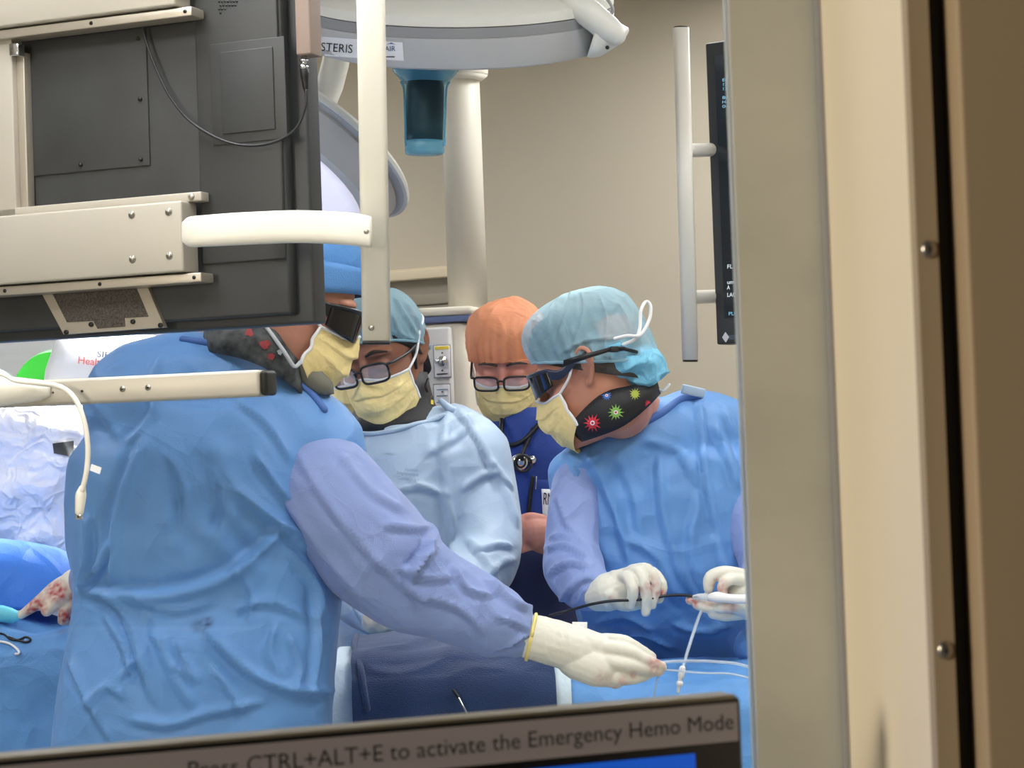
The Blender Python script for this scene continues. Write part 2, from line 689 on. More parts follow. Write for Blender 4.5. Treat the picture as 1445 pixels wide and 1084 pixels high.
class Plane:
    """A flat face in the room: point, horizontal direction ex, upright ez, outward normal n."""
    def __init__(s, o, yaw):
        a = math.radians(yaw)
        s.o = V(o)
        s.ex = V((math.cos(a), -math.sin(a), 0))
        s.ez = V((0, 0, 1))
        s.n = V((-math.sin(a), -math.cos(a), 0))
        s.R = Matrix((s.ex, -s.n, s.ez)).transposed()

    def at(s, u, v, off=0):
        r = ray(u, v)
        t = (s.o + s.n * off - CAM).dot(s.n) / r.dot(s.n)
        return CAM + r * t

    def loc(s, u, v, off=0):
        p = s.at(u, v, off) - s.o
        return p.dot(s.ex), p.dot(s.ez)

    def pt(s, x, z, off=0):
        return s.o + s.ex * x + s.ez * z + s.n * off

    def slab(s, mb, x0, x1, z0, z1, o0, o1, bev=.002):
        c = s.pt((x0 + x1) / 2, (z0 + z1) / 2, (o0 + o1) / 2)
        return mb.box(c, abs(x1 - x0), abs(o1 - o0), abs(z1 - z0), s.R, bev)

    def poly(s, mb, pts, o0, o1):
        return mb.prism([s.pt(x, z, o0) for x, z in pts], s.n * (o1 - o0))

def decal(tree, pts2d, faces, off=.0015, name='decal'):
    mb = MB()
    mb.add([hit(tree, u, v, off) for u, v in pts2d], faces)
    return mb


def decal_quad(tree, c, nu=10, nv=5, off=.0015):
    """c = four pixel corners tl, tr, br, bl."""
    pts = []
    for j in range(nv):
        for i in range(nu):
            s, t = i / (nu - 1), j / (nv - 1)
            u = (c[0][0] * (1 - s) + c[1][0] * s) * (1 - t) + (c[3][0] * (1 - s) + c[2][0] * s) * t
            v = (c[0][1] * (1 - s) + c[1][1] * s) * (1 - t) + (c[3][1] * (1 - s) + c[2][1] * s) * t
            pts.append((u, v))
    fs = [(j * nu + i, j * nu + i + 1, (j + 1) * nu + i + 1, (j + 1) * nu + i) for j in range(nv - 1) for i in range(nu - 1)]
    return decal(tree, pts, fs, off)


def decal_text(tree, body, a, b, h, off=.003):
    me = text_mesh(body)
    co = get_co(me)
    w = co[:, 0].max()
    L = math.hypot(b[0] - a[0], b[1] - a[1])
    ex = ((b[0] - a[0]) / L, (b[1] - a[1]) / L)
    ey = (ex[1], -ex[0])
    out = []
    for x, y, _ in co:
        s, t = x / w * L, y / .73 * h
        out.append(hit(tree, a[0] + ex[0] * s + ey[0] * t, a[1] + ex[1] * s + ey[1] * t, off))
    set_co(me, np.array([tuple(p) for p in out]))
    return me


# ================================================================== the setting
def rect(mb, x0, x1, y0, y1, z0, z1):
    mb.box(((x0 + x1) / 2, (y0 + y1) / 2, (z0 + z1) / 2), x1 - x0, y1 - y0, z1 - z0)
    return mb

CEIL = 2.62
struct('floor', rect(MB(), -4.2, 3.6, -1.5, 9.5, -.1, 0), M['floor'])
struct('ceiling', rect(MB(), -4.2, 3.6, .8, 9.5, CEIL, CEIL + .1), M['ceil'])
wb = Plane(P(480, 40, 6.35), 28)
mb = MB()
wb.slab(mb, -5.2, 4.2, -wb.o.z, CEIL - wb.o.z, 0, -.12, 0)
struct('wall_back', mb, M['wall'])
struct('wall_left', rect(MB(), -4.2, -4.08, 1.0, 9.5, 0, CEIL), M['wall'])
struct('wall_right', rect(MB(), 2.9, 3.02, 1.0, 6.0, 0, CEIL), M['wall'])
# window wall between the control room and the theatre: the opening's right reveal is the bright cream band
JX, J0, J1 = .1525, .80, 1.008
mb = rect(MB(), JX, 3.0, J0, J1, 0, CEIL)
struct('wall_front', mb, M['cream'])
mb = rect(MB(), -4.1, JX, J0, J1, 0, .95)
rect(mb, -4.1, JX, J0, J1, 2.25, CEIL)
rect(mb, -4.1, -2.2, J0, J1, .95, 2.25)
struct('wall_front_outer', mb, M['cream'])
# steel flange of the window frame, the stop strip with its screws, the gasket and the control-room wall face
XG = (1046 - 722.5) / FOC * 1.02
f = struct('window_1', rect(MB(), XG, JX, J1 + .001, J1 + .03, .95, 2.25), M['steel'], None, False,
           'brushed steel window frame upright between the operating room and cream jamb', 'window frame')
rect_f = rect(MB(), -2.2, XG, J1 + .001, J1 + .03, .95, 1.0)
rect(rect_f, -2.2, XG, J1 + .001, J1 + .03, 2.2, 2.25)
struct('frame_rail', rect_f, M['steel'], f)
struct('glazing_bead', rect(MB(), JX - .0022, JX - .0002, J1 - .006, J1 + .0005, .95, 2.25), M['lampband'], f)
struct('glass_pane', rect(MB(), -2.2, XG + .01, J1 + .012, J1 + .018, 1.0, 2.2), M['glass'], f)
g = rect(MB(), JX - .0004, JX + .0075, J0 - .012, J0 - .0005, .6, 2.4)
t1 = struct('trim_1', g, M['stop'])
for vv in (352, 917):
    c = P(1299 if vv < 500 else 1326, vv, J0 - .012)
    c.x = JX + .0038
    c.y = J0 - .0125
    s = MB().ell(c, .003, .0016, .0034)
    so = link('screw_head', s, M['screw'], t1)
    s = MB().box(c + V((0, -.0017, 0)), .0012, .0006, .0012)
    link('screw_recess', s, M['black'], so)
struct('trim_2', rect(MB(), JX + .0075, JX + .0145, J0 - .004, J0 - .0005, .6, 2.4), M['rubber'])
mb = MB().box((JX + .0145 + 1.2, J0 - .014, 1.35), 2.4, .027, 2.7, None, .0015)
struct('trim_3', mb, M['control'])

# out-of-view ceiling panels of the theatre; the window-side ones added as fill
panels = [(-1.9, 3.3), (-.6, 2.5), (-1.5, 5.7), (.62, 4.95), (1.4, 4.1), (.9, 2.9), (-1.2, 1.5), (.1, 1.6)]
plab = ['square ceiling light panel set in the operating room ceiling'] * len(panels)
for (x, y), lb in zip(panels, plab):
    r = thing('ceiling_light', lb, 'ceiling light', (x, y, CEIL - .02), 'operating room ceiling lights')
    fr = MB()
    for sx, sy, w, h in ((0, .3, .62, .02), (0, -.3, .62, .02), (.3, 0, .02, .62), (-.3, 0, .02, .62)):
        fr.box((x + sx, y + sy, CEIL - .011), w, h, .02)
    link('light_frame', fr, M['lampwhite'], r, False)
    link('light_diffuser', MB().box((x, y, CEIL - .008), .58, .58, .01), M['panel'], r, False)

# roller shutter with cream ledge on the back wall, between pole and column
w0, z0 = wb.loc(545, 383)
w1, z1 = wb.loc(668, 560)
vg = thing('wall_shutter', 'grey slatted shutter under a cream ledge on the back wall', 'shutter', wb.pt((w0 + w1) / 2, z1, .02))
mb = MB()
wb.slab(mb, w0 - .1, w1, z1, z0 - .03, 0, .008, 0)
link('back_plate', mb, M['grille'], vg, False)
zl = z0 - .075
while zl > z1:
    mb = MB()
    wb.slab(mb, w0 - .1, w1, zl - .034, zl, .008, .02, .004)
    link('slat', mb, M['grille'], vg)
    zl -= .037
mb = MB()
wb.slab(mb, w0 - .12, w1, z0 - .034, z0 - .006, 0, .04, .004)
wb.slab(mb, w0 - .12, w1, z0 - .006, z0, 0, .02, .001)
link('ledge', mb, M['gtrim'], vg)

# ================================================================== hanging monitor (seen from the back), with its rails and handle
mp = Plane(P(437, 300, 2.72), 22)
mon = thing('ceiling_mounted_monitor', 'black monitor hanging with its back to the window, on cream rails', 'monitor', mp.pt(-.2, -.15))
xr = mp.loc(437, 250)[0]
zb = (mp.loc(430, 457)[1] + mp.loc(20, 481)[1]) / 2
xl, zt = -.72, .42
mb = MB()
mp.slab(mb, xl, xr, zb, zt, -.035, 0, .004)
link('bezel', mb, M['bezel'], mon)
mb = MB()
xi = mp.loc(415, 250)[0]
zi = zb + .012
mp.slab(mb, xl + .02, xi, zi, zt - .02, 0, .022, .004)
h = link('housing', mb, M['housing'], mon)
xq = mp.loc(296, 250)[0]
mb = MB()
mp.slab(mb, xq, xi - .003, mp.loc(350, 372)[1], zt - .03, .022, .027, .003)
link('raised_cover', mb, M['housing2'], h)
# service cover with screws
a = mp.loc(30, 255, .022)
b = mp.loc(207, 45, .022)
mb = MB()
mp.slab(mb, a[0] - .05, b[0], a[1] + .004, b[1] + .03, .022, .0245, .0012)
sc_ = link('service_cover', mb, M['housing'], h)
for (u, v) in ((195, 54), (198, 140), (199, 225), (114, 233)):
    x, z = mp.loc(u, v, .025)
    q = MB().cyl(mp.pt(x, z, .0245), mp.pt(x, z, .0275), .0028, .0024, 16)
    q.cyl(mp.pt(x, z, .0275), mp.pt(x, z, .0278), .0012, .001, 6)
    link('screw', q, M['black'], sc_)
# recessed door on the right part
a = mp.loc(316, 190, .027)
b = mp.loc(386, 66, .027)
mb = MB()
mp.slab(mb, a[0] - .016, b[0] + .016, a[1] - .013, b[1] + .012, .027, .0285, .001)
link('door_surround', mb, M['housing2'], h)
mb = MB()
mp.slab(mb, a[0], b[0], a[1], b[1], .0285, .0305, .0015)
link('access_door', mb, M['housing'], h)
mb = MB()
for j, row in enumerate((7, 6, 3, 1)):
    for i in range(row):
        x, z = mp.loc(309 + i * 4.2 + (j % 2) * 2, 2 + j * 5.4, .0275)
        mb.cyl(mp.pt(x, z, .0265), mp.pt(x, z, .0275), .0016, .0016, 10)
link('speaker_holes', mb, M['black'], h)
# mauve side plate, connector and cable
a = mp.loc(419, 78, .028)
b = mp.loc(437, 0, .028)
mb = MB()
mp.slab(mb, a[0], b[0], a[1], b[1] + .12, -.002, .03, .002)
link('side_plate', mb, M['brown'], mon)
pts = [mp.at(429, 78, .02), mp.at(429, 98, .02)]
q = MB().cyl(pts[0], pts[1], .0035)
q.cyl(mp.at(429, 84, .02), mp.at(429, 87, .02), .0055)
q.cyl(mp.at(429, 92, .02), mp.at(429, 98, .02), .006, .0055)
cn = link('video_connector', q, M['chrome'], mon)
link('strain_relief', MB().tube([mp.at(429, 98, .02), mp.at(430, 104, .02), mp.at(431, 118, .02), mp.at(432, 130, .02)], [.0058, .006, .0042, .0024], 14), M['black'], cn)
path = [(432, 128), (431, 150), (420, 178), (398, 196), (365, 205), (330, 203), (295, 189), (262, 165), (235, 128), (216, 86), (206, 58), (202, 40)]
link('video_cable', MB().tube([mp.at(u, v, .036) for u, v in path], .0018, 8), M['cable'], mon)


def channel(name, zt_, zb_, x1, lip_x, screws):
    """Sheet-metal channel rail across the monitor back: face, top flange, bottom flange with holes."""
    mb = MB()
    mp.slab(mb, -.75, x1, zb_, zt_, .03, .07, .003)
    mp.slab(mb, -.75, x1 + lip_x, zt_, zt_ + .012, .03, .05, .0015)
    o = link(name, mb, M['rail'], mon)
    mb = MB()
    mp.slab(mb, -.75, x1 + lip_x + .003, zb_ - .014, zb_ - .002, .03, .062, .0015)
    lo = link('bottom_flange', mb, M['railmetal'], o)
    for u, v in screws:
        x, z = mp.loc(u, v, .07)
        q = MB().cyl(mp.pt(x, z, .07), mp.pt(x, z, .0712), .0052, .0045, 20)
        q.cyl(mp.pt(x, z, .0712), mp.pt(x, z, .0722), .0033, .0028, 14)
        so = link('screw', q, M['screw'], o)
    return o, lo

# lower rail
ztl = (mp.loc(256, 284, .07)[1] + mp.loc(40, 300, .07)[1]) / 2
zbl = (mp.loc(256, 382, .07)[1] + mp.loc(40, 400, .07)[1]) / 2
xe = mp.loc(257, 330, .07)[0]
lr, lf = channel('lower_rail', ztl, zbl, xe, .018, ((186, 303), (238, 299), (187, 366), (239, 361)))
for u, v in ((7, 414), (141, 404), (274, 393)):
    x, z = mp.loc(u, v, .062)
    link('hole', MB().cyl(mp.pt(x, zbl - .008, .0615), mp.pt(x, zbl - .008, .0628), .0026, .0026, 12), M['black'], lf)
x, z = mp.loc(270, 271, .05)
link('end_screw', MB().cyl(mp.pt(x, ztl + .006, .05), mp.pt(x, ztl + .006, .052), .0045, .004, 16), M['screw'], lr)
# upper rail
zbu = (mp.loc(250, 10, .07)[1] + mp.loc(40, 30, .07)[1]) / 2
ur, uf = channel('upper_rail', zbu + .085, zbu, mp.loc(247, 5, .07)[0], .016, ())
for u in (129, 262):
    x, z = mp.loc(u, 40, .062)
    link('hole', MB().cyl(mp.pt(x, zbu - .008, .0615), mp.pt(x, zbu - .008, .0628), .0026, .0026, 12), M['black'], uf)
# side upright at the far left
mb = MB()
x0 = mp.loc(20, 200, .05)[0]
mp.slab(mb, -.75, x0, ztl, zbu, .024, .05, .002)
up = link('upright_plate', mb, M['rail'], mon)
mb = MB()
mp.slab(mb, x0, mp.loc(34, 200, .045)[0], ztl + .002, zbu - .03, .024, .04, .001)
link('slide_track', mb, M['railmetal'], up)
x, z = mp.loc(24, 70, .05)
mb = MB()
mp.slab(mb, x - .009, x + .006, z - .009, z + .008, .04, .056, .002)
link('latch', mb, M['chrome'], up)
# speaker plate
quad = [mp.loc(u, v, .028) for u, v in ((55, 405), (203, 390), (233, 462), (91, 472))]
mb = MB()
mp.poly(mb, quad, .022, .03)
sp = link('speaker_plate', mb, M['railmetal'], mon, False)
mb = MB()
us = [mp.loc(u, v, .03) for u, v in ((73, 412), (190, 400), (210, 447), (176, 449), (177, 461), (138, 464), (132, 453), (95, 455))]
mp.poly(mb, us, .03, .0308)
link('speaker_mesh', mb, mat('speaker_gauze', (96, 88, 80), .6, vary=.75, vscale=420, vcol=(30, 28, 26)), sp, False)
for u, v in ((93, 469), (226, 459), (128, 458), (187, 454)):
    x, z = mp.loc(u, v, .032)
    link('screw', MB().cyl(mp.pt(x, z, .03), mp.pt(x, z, .033), .0034, .003, 16), M['black'], sp)
# handle arm and upright bar
D0 = mp.at(262, 326, .05)
arm = [(258, 328), (275, 327), (340, 323), (420, 320), (490, 323), (524, 328)]
pts = [P(u, v, 2.54 - i * .012) for i, (u, v) in enumerate(arm)]
rings = []
rr = [.0125, .0185, .0192, .0192, .0192, .0185]
pts2, rr2 = spline(pts, rr, 6)
for i, c in enumerate(pts2):
    rr_ = rr2[i]
    rings.append([c + UP * (rr_ * math.copysign(abs(math.sin(t)) ** .55, math.sin(t))) + FWD * (rr_ * .75 * math.copysign(abs(math.cos(t)) ** .55, math.cos(t)))
                  for t in [2 * math.pi * k / 24 for k in range(24)]])
ha = link('handle_arm', MB().loft(rings), M['white'], mon)
c = P(517, 327, 2.46)
link('screw', MB().cyl(c, c - FWD * .0025, .0032, .0028, 14), M['screw'], ha)
pole = [P(516, -260, 2.53), P(518, 0, 2.53), P(527, 300, 2.53), P(531, 478, 2.53)]
hx = .0168
mb = MB()
zA, zB = P(516, -420, 2.53), P(531.5, 481, 2.53)
rings = []
for c in (zA, zB):
    rings.append([c + RIGHT * (hx * math.copysign(abs(math.cos(t)) ** .4, math.cos(t))) + FWD * (hx * .8 * math.copysign(abs(math.sin(t)) ** .4, math.sin(t)))
                  for t in [2 * math.pi * k / 28 for k in range(28)]])
hp = link('handle_upright', mb.loft(rings), M['white'], mon)
c = P(524, 463, 2.53 - .0135)
link('screw', MB().cyl(c, c - FWD * .0022, .0036, .003, 14), M['screw'], hp)
link('end_cap', MB().box(P(531.7, 484, 2.53), .033, .028, .004, Matrix((RIGHT, FWD, UP)).transposed(), .0015), M['black'], hp)
# carrier from the ceiling, beyond the frame on the left
mb = MB()
c = mp.pt(-.62, .3, -.06)
mb.box(c, .3, .05, .2, mp.R, .01)
mb.cyl(mp.pt(-.62, .3, -.08), V((mp.pt(-.62, .3, -.08).x, mp.pt(-.62, .3, -.08).y, CEIL)), .04)
link('ceiling_mount', mb, M['white'], mon)

# ------------- lower rail bar with black end cap, its plug cable
bar = thing('handle_rail', 'cream metal rail with black end cap crossing below the hanging monitor', 'rail', P(180, 550, 2.35))
bp = Plane(P(190, 547, 2.38), 17)
xe = bp.loc(366, 540)[0]
zt_ = (bp.loc(360, 521)[1] + bp.loc(60, 537)[1]) / 2
zb_ = (bp.loc(360, 559)[1] + bp.loc(60, 573)[1]) / 2
mb = MB()
bp.slab(mb, -.62, xe, zb_, zt_, -.03, 0, .004)
rb = link('rail_body', mb, M['rail'], bar)
mb = MB()
bp.slab(mb, xe, xe + .009, zb_ + .0005, zt_ - .0005, -.03, .001, .0045)
link('end_cap', mb, M['black'], bar)
for u, v, r in ((75, 554, .0012), (116, 552, .0015), (173, 549, .0034), (209, 547, .0034)):
    x, z = bp.loc(u, v)
    q = MB().cyl(bp.pt(x, z, -.0005), bp.pt(x, z, .0008), r, r, 16)
    so = link('screw', q, M['screw'] if r > .002 else M['black'], rb)
    if r > .002:
        link('screw_socket', MB().cyl(bp.pt(x, z, .0008), bp.pt(x, z, .0012), r * .4, r * .4, 6), M['black'], rb)
mb = MB()
rings = []
for u, hw, dd in ((-90, 22, .0), (0, 22, .018), (30, 19, .018), (58, 15, .014), (72, 9, .004)):
    c = bp.at(u, 552 - u * .02 , 0)
    rings.append([c + UP * (hw / FOC * 2.38 * math.sin(t)) + bp.n * (dd * max(0, math.cos(t)) + .0005) for t in [2 * math.pi * k / 16 for k in range(16)]])
link('rounded_bracket', mb.loft(rings), M['white'], bar)
mb = MB()
bp.slab(mb, -.62, -.54, zt_ - .03, 2.6 - bp.o.z, -.03, .0, .004)
link('ceiling_hanger', mb, M['rail'], bar)
cab = thing('data_cable', 'white data cable with a plug hanging over the cream rail', 'cable', P(110, 730, 2.3))
path = [(-40, 528), (0, 528), (22, 538), (55, 541), (85, 546), (105, 562), (118, 592), (124, 630), (122, 665), (116, 692)]
link('cable_cord', MB().tube([bp.at(u, v, .0225) for u, v in path], [.0022] * 3 + [.003] * 7, 10), M['white'], cab)
q = MB().tube([bp.at(116, 690, .02), bp.at(114, 700, .02), bp.at(112, 722, .02)], [.0042, .0062, .005], 12, 3)
pl = link('plug', q, M['white'], cab)
mb = MB().box(bp.at(111.5, 729, .02), .007, .005, .007, bp.R, .0008)
link('plug_contact', mb, M['chrome'], pl)
tg = MB().box(bp.at(135, 662, .021), .013, .0008, .0075, bp.R @ Matrix.Rotation(.35, 3, 'Y'))
tgo = link('paper_tag', tg, M['label'], cab, False)

# ================================================================== surgical lights
ax = (UP * .945 - FWD * .325).normalized()
sx_ = RIGHT.copy()
sy_ = ax.cross(sx_).normalized()
CS = P(645, 26, 4.2)


def lathe(prof, C_, a, x, y, seg=72):
    mb = MB()
    rings = [[C_ + a * h + (x * math.cos(2 * math.pi * j / seg) + y * math.sin(2 * math.pi * j / seg)) * r for j in range(seg)] for r, h in prof]
    return mb.loft(rings)

L1 = thing('surgical_light', 'large round white surgical light with maker label above the team', 'surgical light', CS)
band = link('lower_housing', lathe([(.02, -.05), (.285, -.05), (.303, -.044), (.306, -.036), (.31, .012), (.302, .014)], CS, ax, sx_, sy_), M['lampgrey'], L1, 'auto')
tree = bvh(band.data)
link('trim_band', lathe([(.2, .012), (.3085, .013), (.3085, .032), (.2, .033)], CS, ax, sx_, sy_), M['lampband'], L1, 'auto')
link('dome', lathe([(.2, .032), (.309, .034), (.307, .052), (.296, .058), (.27, .066), (.2, .085), (.12, .1), (.02, .104)], CS, ax, sx_, sy_), M['lampwhite'], L1, 'auto')
lb = link('maker_label', decal_quad(tree, ((430, 50), (568, 60), (570, 86), (430, 77)), 16, 4, .001), M['label'], L1)
link('lettering', decal_text(tree, 'STERIS', (452, 71.5), (497, 75), 12.5), M['ink'], lb)
link('lettering', decal_text(tree, 'HarmonyAIR', (505, 72.5), (558, 72), 7.5), M['inknavy'], lb)
link('logo_square', decal_quad(tree, ((440, 57), (448, 57.5), (448, 67), (440, 66)), 3, 3, .003), M['inkblue'], lb)
link('label_rule', decal_quad(tree, ((510, 79.5), (557, 79.5), (557, 80.8), (510, 80.8)), 8, 2, .003), M['ink'], lb)
link('logo_roof', decal_quad(tree, ((545, 63), (552, 60), (559, 63), (552, 61.5)), 4, 2, .003), M['inkblue'], lb)
# handle in its blue cover
HD = 4.12
px = HD / FOC
hc = MB()
rings = []
for v, r in ((50, 25), (119, 26), (121, 27), (150, 27), (185, 26), (198, 25.5), (199, 20)):
    c = P(600 + (120 - v) * .012, v, HD)
    rings.append([c + (RIGHT * math.cos(t) + FWD * math.sin(t)) * r * px for t in [2 * math.pi * k / 28 for k in range(28)]])
link('handle', hc.loft(rings), M['black'], L1)
def cover(prof, m_, name, par):
    rings = []
    for v, r in prof:
        c = P(600 + (120 - v) * .012, v, HD)
        rings.append([c + (RIGHT * math.cos(t) + FWD * math.sin(t)) * r * px * (1 + .05 * noise.noise(V((3 * math.cos(t), 3 * math.sin(t), v * .05)))) for t in [2 * math.pi * k / 40 for k in range(40)]])
    return link(name, MB().loft(rings, caps=False), m_, par)
cv_ = cover(((117, 31.8), (121, 30.5), (140, 29), (190, 28), (199, 27.2)), M['cover'], 'handle_cover', L1)
cover(((93, 47), (99, 46.5), (106, 41), (113, 35), (117, 31.8)), M['coverthick'], 'cover_flare', cv_)
cover(((199, 27.2), (205, 27), (214, 28), (218, 26), (219.5, 8)), M['coverthick'], 'cover_base', cv_)
for s in (-1, 1):
    link('cover_fold', MB().tube([P(600 + s * 34, 116, HD - .005), P(600 + s * 30, 126, HD - .004), P(600 + s * 28.5, 160, HD - .003), P(600 + s * 27.5, 205, HD - .003)], .0022, 8), M['coverthick'], cv_)
# yoke arm at the right rim
yk = [P(868, 48, 4.0), P(852, 36, 4.0), P(826, 15, 4.0), P(796, -7, 4.02), P(750, -34, 4.1), P(710, -80, 4.2)]
top = P(705, -150, 4.25)
yk += [V((top.x, top.y, top.z)), V((top.x, top.y, CEIL))]
arm_o = link('yoke_arm', MB().tube(yk, [.022, .026, .027, .027, .028, .03, .03, .03], 20), M['lampwhite'], L1)
rings = []
for (u, v, r) in ((838, 50, 30), (843, 51, 31), (856, 53, 27), (872, 51, 17), (884, 47, 8), (887, 45, 2)):
    c = P(u, v, 4.03)
    d1 = (UP * .93 + RIGHT * .3).normalized()
    rings.append([c + (d1 * math.cos(t) + FWD * math.sin(t)) * r * 4.17 / FOC for t in [2 * math.pi * k / 28 for k in range(28)]])
link('yoke_joint', MB().loft(rings), M['lampwhite'], arm_o)
c = P(857, 67, 3.985)
link('joint_screw', MB().cyl(c, c - FWD * .003, .004, .003, 12), M['black'], arm_o)
link('wiring_loop', MB().tube([P(842, -14, 4.0), P(856, -2, 4.0), P(865, 13, 4.0), P(860, 24, 4.0)], .003, 8), M['lampband'], arm_o)

# second light, tilted, behind the handle bar
al = math.radians(31)
a2 = ((RIGHT * math.sin(al) + UP * math.cos(al)) * .955 + FWD * .295).normalized()
x2 = (RIGHT * math.cos(al) - UP * math.sin(al))
x2 = (x2 - a2 * x2.dot(a2)).normalized()
y2 = a2.cross(x2)
C2 = P(415, 196, 4.6)
L2 = thing('surgical_light', 'smaller tilted surgical light with lit underside behind the white handle bar', 'surgical light', C2)
link('lamp_housing', lathe([(.02, .06), (.14, .055), (.25, .028), (.268, .02), (.275, .006), (.275, -.002), (.258, -.006), (.264, -.014), (.245, -.078), (.215, -.08)], C2, a2, x2, y2), M['lampgrey'], L2, 'auto')
link('top_ring', lathe([(.262, .022), (.276, .018), (.283, .01), (.283, .002), (.27, -.001)], C2, a2, x2, y2), M['lampwhite'], L2, 'auto')
link('lit_lens', lathe([(.215, -.08), (.18, -.086), (.01, -.088)], C2, a2, x2, y2), M['lamplens'], L2)
c = C2 + a2 * .05
mb = MB().tube([c, c + a2 * .1, V((c.x + .1, c.y, c.z + .3)), V((c.x + .1, c.y, CEIL))], [.03, .03, .03, .03], 16)
link('ceiling_mount', mb, M['lampwhite'], L2)

# ================================================================== service pendant (column and head with gas outlets)
PD = 5.2
pp = PD / FOC
pen = thing('service_pendant', 'cream ceiling column carrying a service head with blue stripe', 'pendant', P(650, 700, PD))
c0, c1 = P(660, 440, PD), P(652, 108, PD)
link('column', MB().cyl(P(661, 445, PD), V((P(661, 445, PD).x, PD, CEIL)), 28 * pp, 27 * pp, 32), M['pendant'], pen)
q = MB().cyl(P(653, 99, PD), P(653, 107, PD), 36 * pp, 35 * pp, 32)
q.cyl(P(653, 107, PD), P(653, 113, PD), 35 * pp, 28 * pp, 32)
link('collar', q, M['pendant'], pen)
Rp = Matrix.Rotation(math.radians(-14), 3, 'Z')
def pbox(u0, u1, v0, v1, depth, d, bev):
    a, b = P(u0, v0, d), P(u1, v1, d)
    c = (a + b) / 2
    return MB().box(c + V((0, depth / 2, 0)), (u1 - u0) * d / FOC, depth, (v1 - v0) * d / FOC, Rp, bev)
link('head_top', pbox(568, 690, 433, 446, .3, PD - .12, .012), M['pendant'], pen)
link('stripe', pbox(568, 690, 446, 455, .3, PD - .12, .004), M['pstripe'], pen)
body = link('head_body', pbox(571, 687, 455, 860, .29, PD - .12, .02), M['pendant'], pen)
link('outlet_column', pbox(596, 640, 462, 640, .03, PD - .155, .006), M['ppanel'], pen)
for v0, v1, lab in ((486, 534, 1), (541, 590, 0)):
    a = P(612, v0, PD - .17)
    s = pbox(611, 637, v0, v1, .006, PD - .17, .002)
    q0 = link('outlet_frame', s, M['lampband'], pen)
    link('outlet_face', pbox(612.5, 635.5, v0 + 2, v1 - 2, .005, PD - .174, .002), M['label'], q0)
    if lab:
        c = P(624, 510, PD - .178)
        k = MB().cyl(c, c - FWD * .012, .013, .012)
        k.cyl(c - FWD * .012, c - FWD * .024, .008, .007)
        k.cyl(P(619, 510, PD - .186), P(615, 510, PD - .19), .006, .006)
        link('outlet_socket', k, M['chrome'], q0)
        link('outlet_tag', pbox(613, 634, 488.5, 493, .002, PD - .1775, .0005), M['yellow'], q0)
    for k in range(2):
        c = P(624, v0 + 12 + k * 25, PD - .177)
        link('outlet_screw', MB().cyl(c, c - FWD * .003, .002, .002, 10), M['black'], q0)
    for k in range(3 if not lab else 1):
        zz = v0 + 8 + k * 9 if not lab else 527
        link('print_line', pbox(616, 632, zz, zz + 1.6, .001, PD - .1772, 0), M['inkgrey'] if not lab else M['ink'], q0)

# wall box to the right of the pendant
wp = thing('equipment_cabinet', 'pale equipment cabinet standing behind the orange capped person', 'cabinet', P(705, 900, 5.5))
link('cabinet_body', pbox(676, 760, 538, 1240, .25, 5.5, .012), M['pendant'], wp)
link('cabinet_door', pbox(682, 756, 548, 1150, .01, 5.48, .004), M['ppanel'], wp)

# ================================================================== patient monitor on the right
rp = Plane(P(1003, 270, 4.55), 32)
rm = thing('ceiling_mounted_screen', 'black screen with patient text hanging beside the window frame', 'monitor', rp.pt(.2, -.3))
zt2 = rp.loc(1004, 60)[1]
zb2 = (rp.loc(1013, 486)[1] + rp.loc(1040, 485)[1]) / 2
mb = MB()
rp.slab(mb, 0, .62, zb2, zt2, -.06, 0, .004)
bz = link('bezel', mb, M['bezel'], rm)
mb = MB()
xs = rp.loc(1016, 270)[0]
rp.slab(mb, xs, .6, zb2 + .055, zt2 - .03, .0005, .002, 0)
link('display', mb, M['screendark'], rm, False)
mb = MB()
rp.slab(mb, xs + .028, .59, zb2 + .26, zt2 - .05, .002, .0025, 0)
link('display_image', mb, mat('display_grey', (70, 76, 84), .3, emit=(70, 76, 84), estr=.3, vary=.5, vscale=5), rm, False)
def rtext(s, u0, u1, v0, v1, h, m_):
    return link('screen_lettering', text_fit(s, rp.at(u0, v0, .003), rp.at(u1, v1, .003), h * 4.55 / FOC, rp.n), m_, rm, False)
for i, s in enumerate(('Ekam', '12356', '13512', '', '8/14', 'H-420', '0-12')):
    if s:
        rtext(s, 1019, 1037, 115 + i * 6.2, 114.6 + i * 6.2, 4.4, M['screentext'])
rtext('FL Card', 1026, 1053, 379, 378.5, 6, M['screenwhite'])
rtext('um 48', 1026, 1046, 401, 400.5, 6, M['screenwhite'])
rtext('A', 1026, 1030, 408.5, 408.5, 6, M['screenwhite'])
rtext('LAO 2', 1026, 1045, 419, 418.5, 6, M['screenwhite'])
rtext('PLUS', 1028, 1045, 445, 444.5, 5, M['screentext'])
lg = MB()
c = rp.loc(1024, 476, .001)
rp.poly(lg, [(c[0] - .008, c[1]), (c[0], c[1] - .011), (c[0] + .008, c[1]), (c[0], c[1] + .011)], .0005, .002)
link('maker_logo', lg, M['label'], bz, False)
link('maker_lettering', text_fit('EIZO', rp.at(1029, 479, .001), rp.at(1039, 478.5, .001), .009, rp.n), M['inkgrey'], bz, False)
hb = MB()
tp, bt = P(961, 40, 4.4), P(974, 508, 4.4)
rings = [[c + RIGHT * (.0165 * math.copysign(abs(math.cos(t)) ** .6, math.cos(t))) + FWD * (.0165 * math.copysign(abs(math.sin(t)) ** .6, math.sin(t)))
          for t in [2 * math.pi * k / 24 for k in range(24)]] for c in (tp, bt)]
hu = link('handle_upright', hb.loft(rings), M['white'], rm)
link('end_cap', MB().cyl(bt, bt - UP * .004, .0155), M['black'], hu)
link('end_cap', MB().cyl(tp, tp + UP * .003, .015), M['black'], hu)
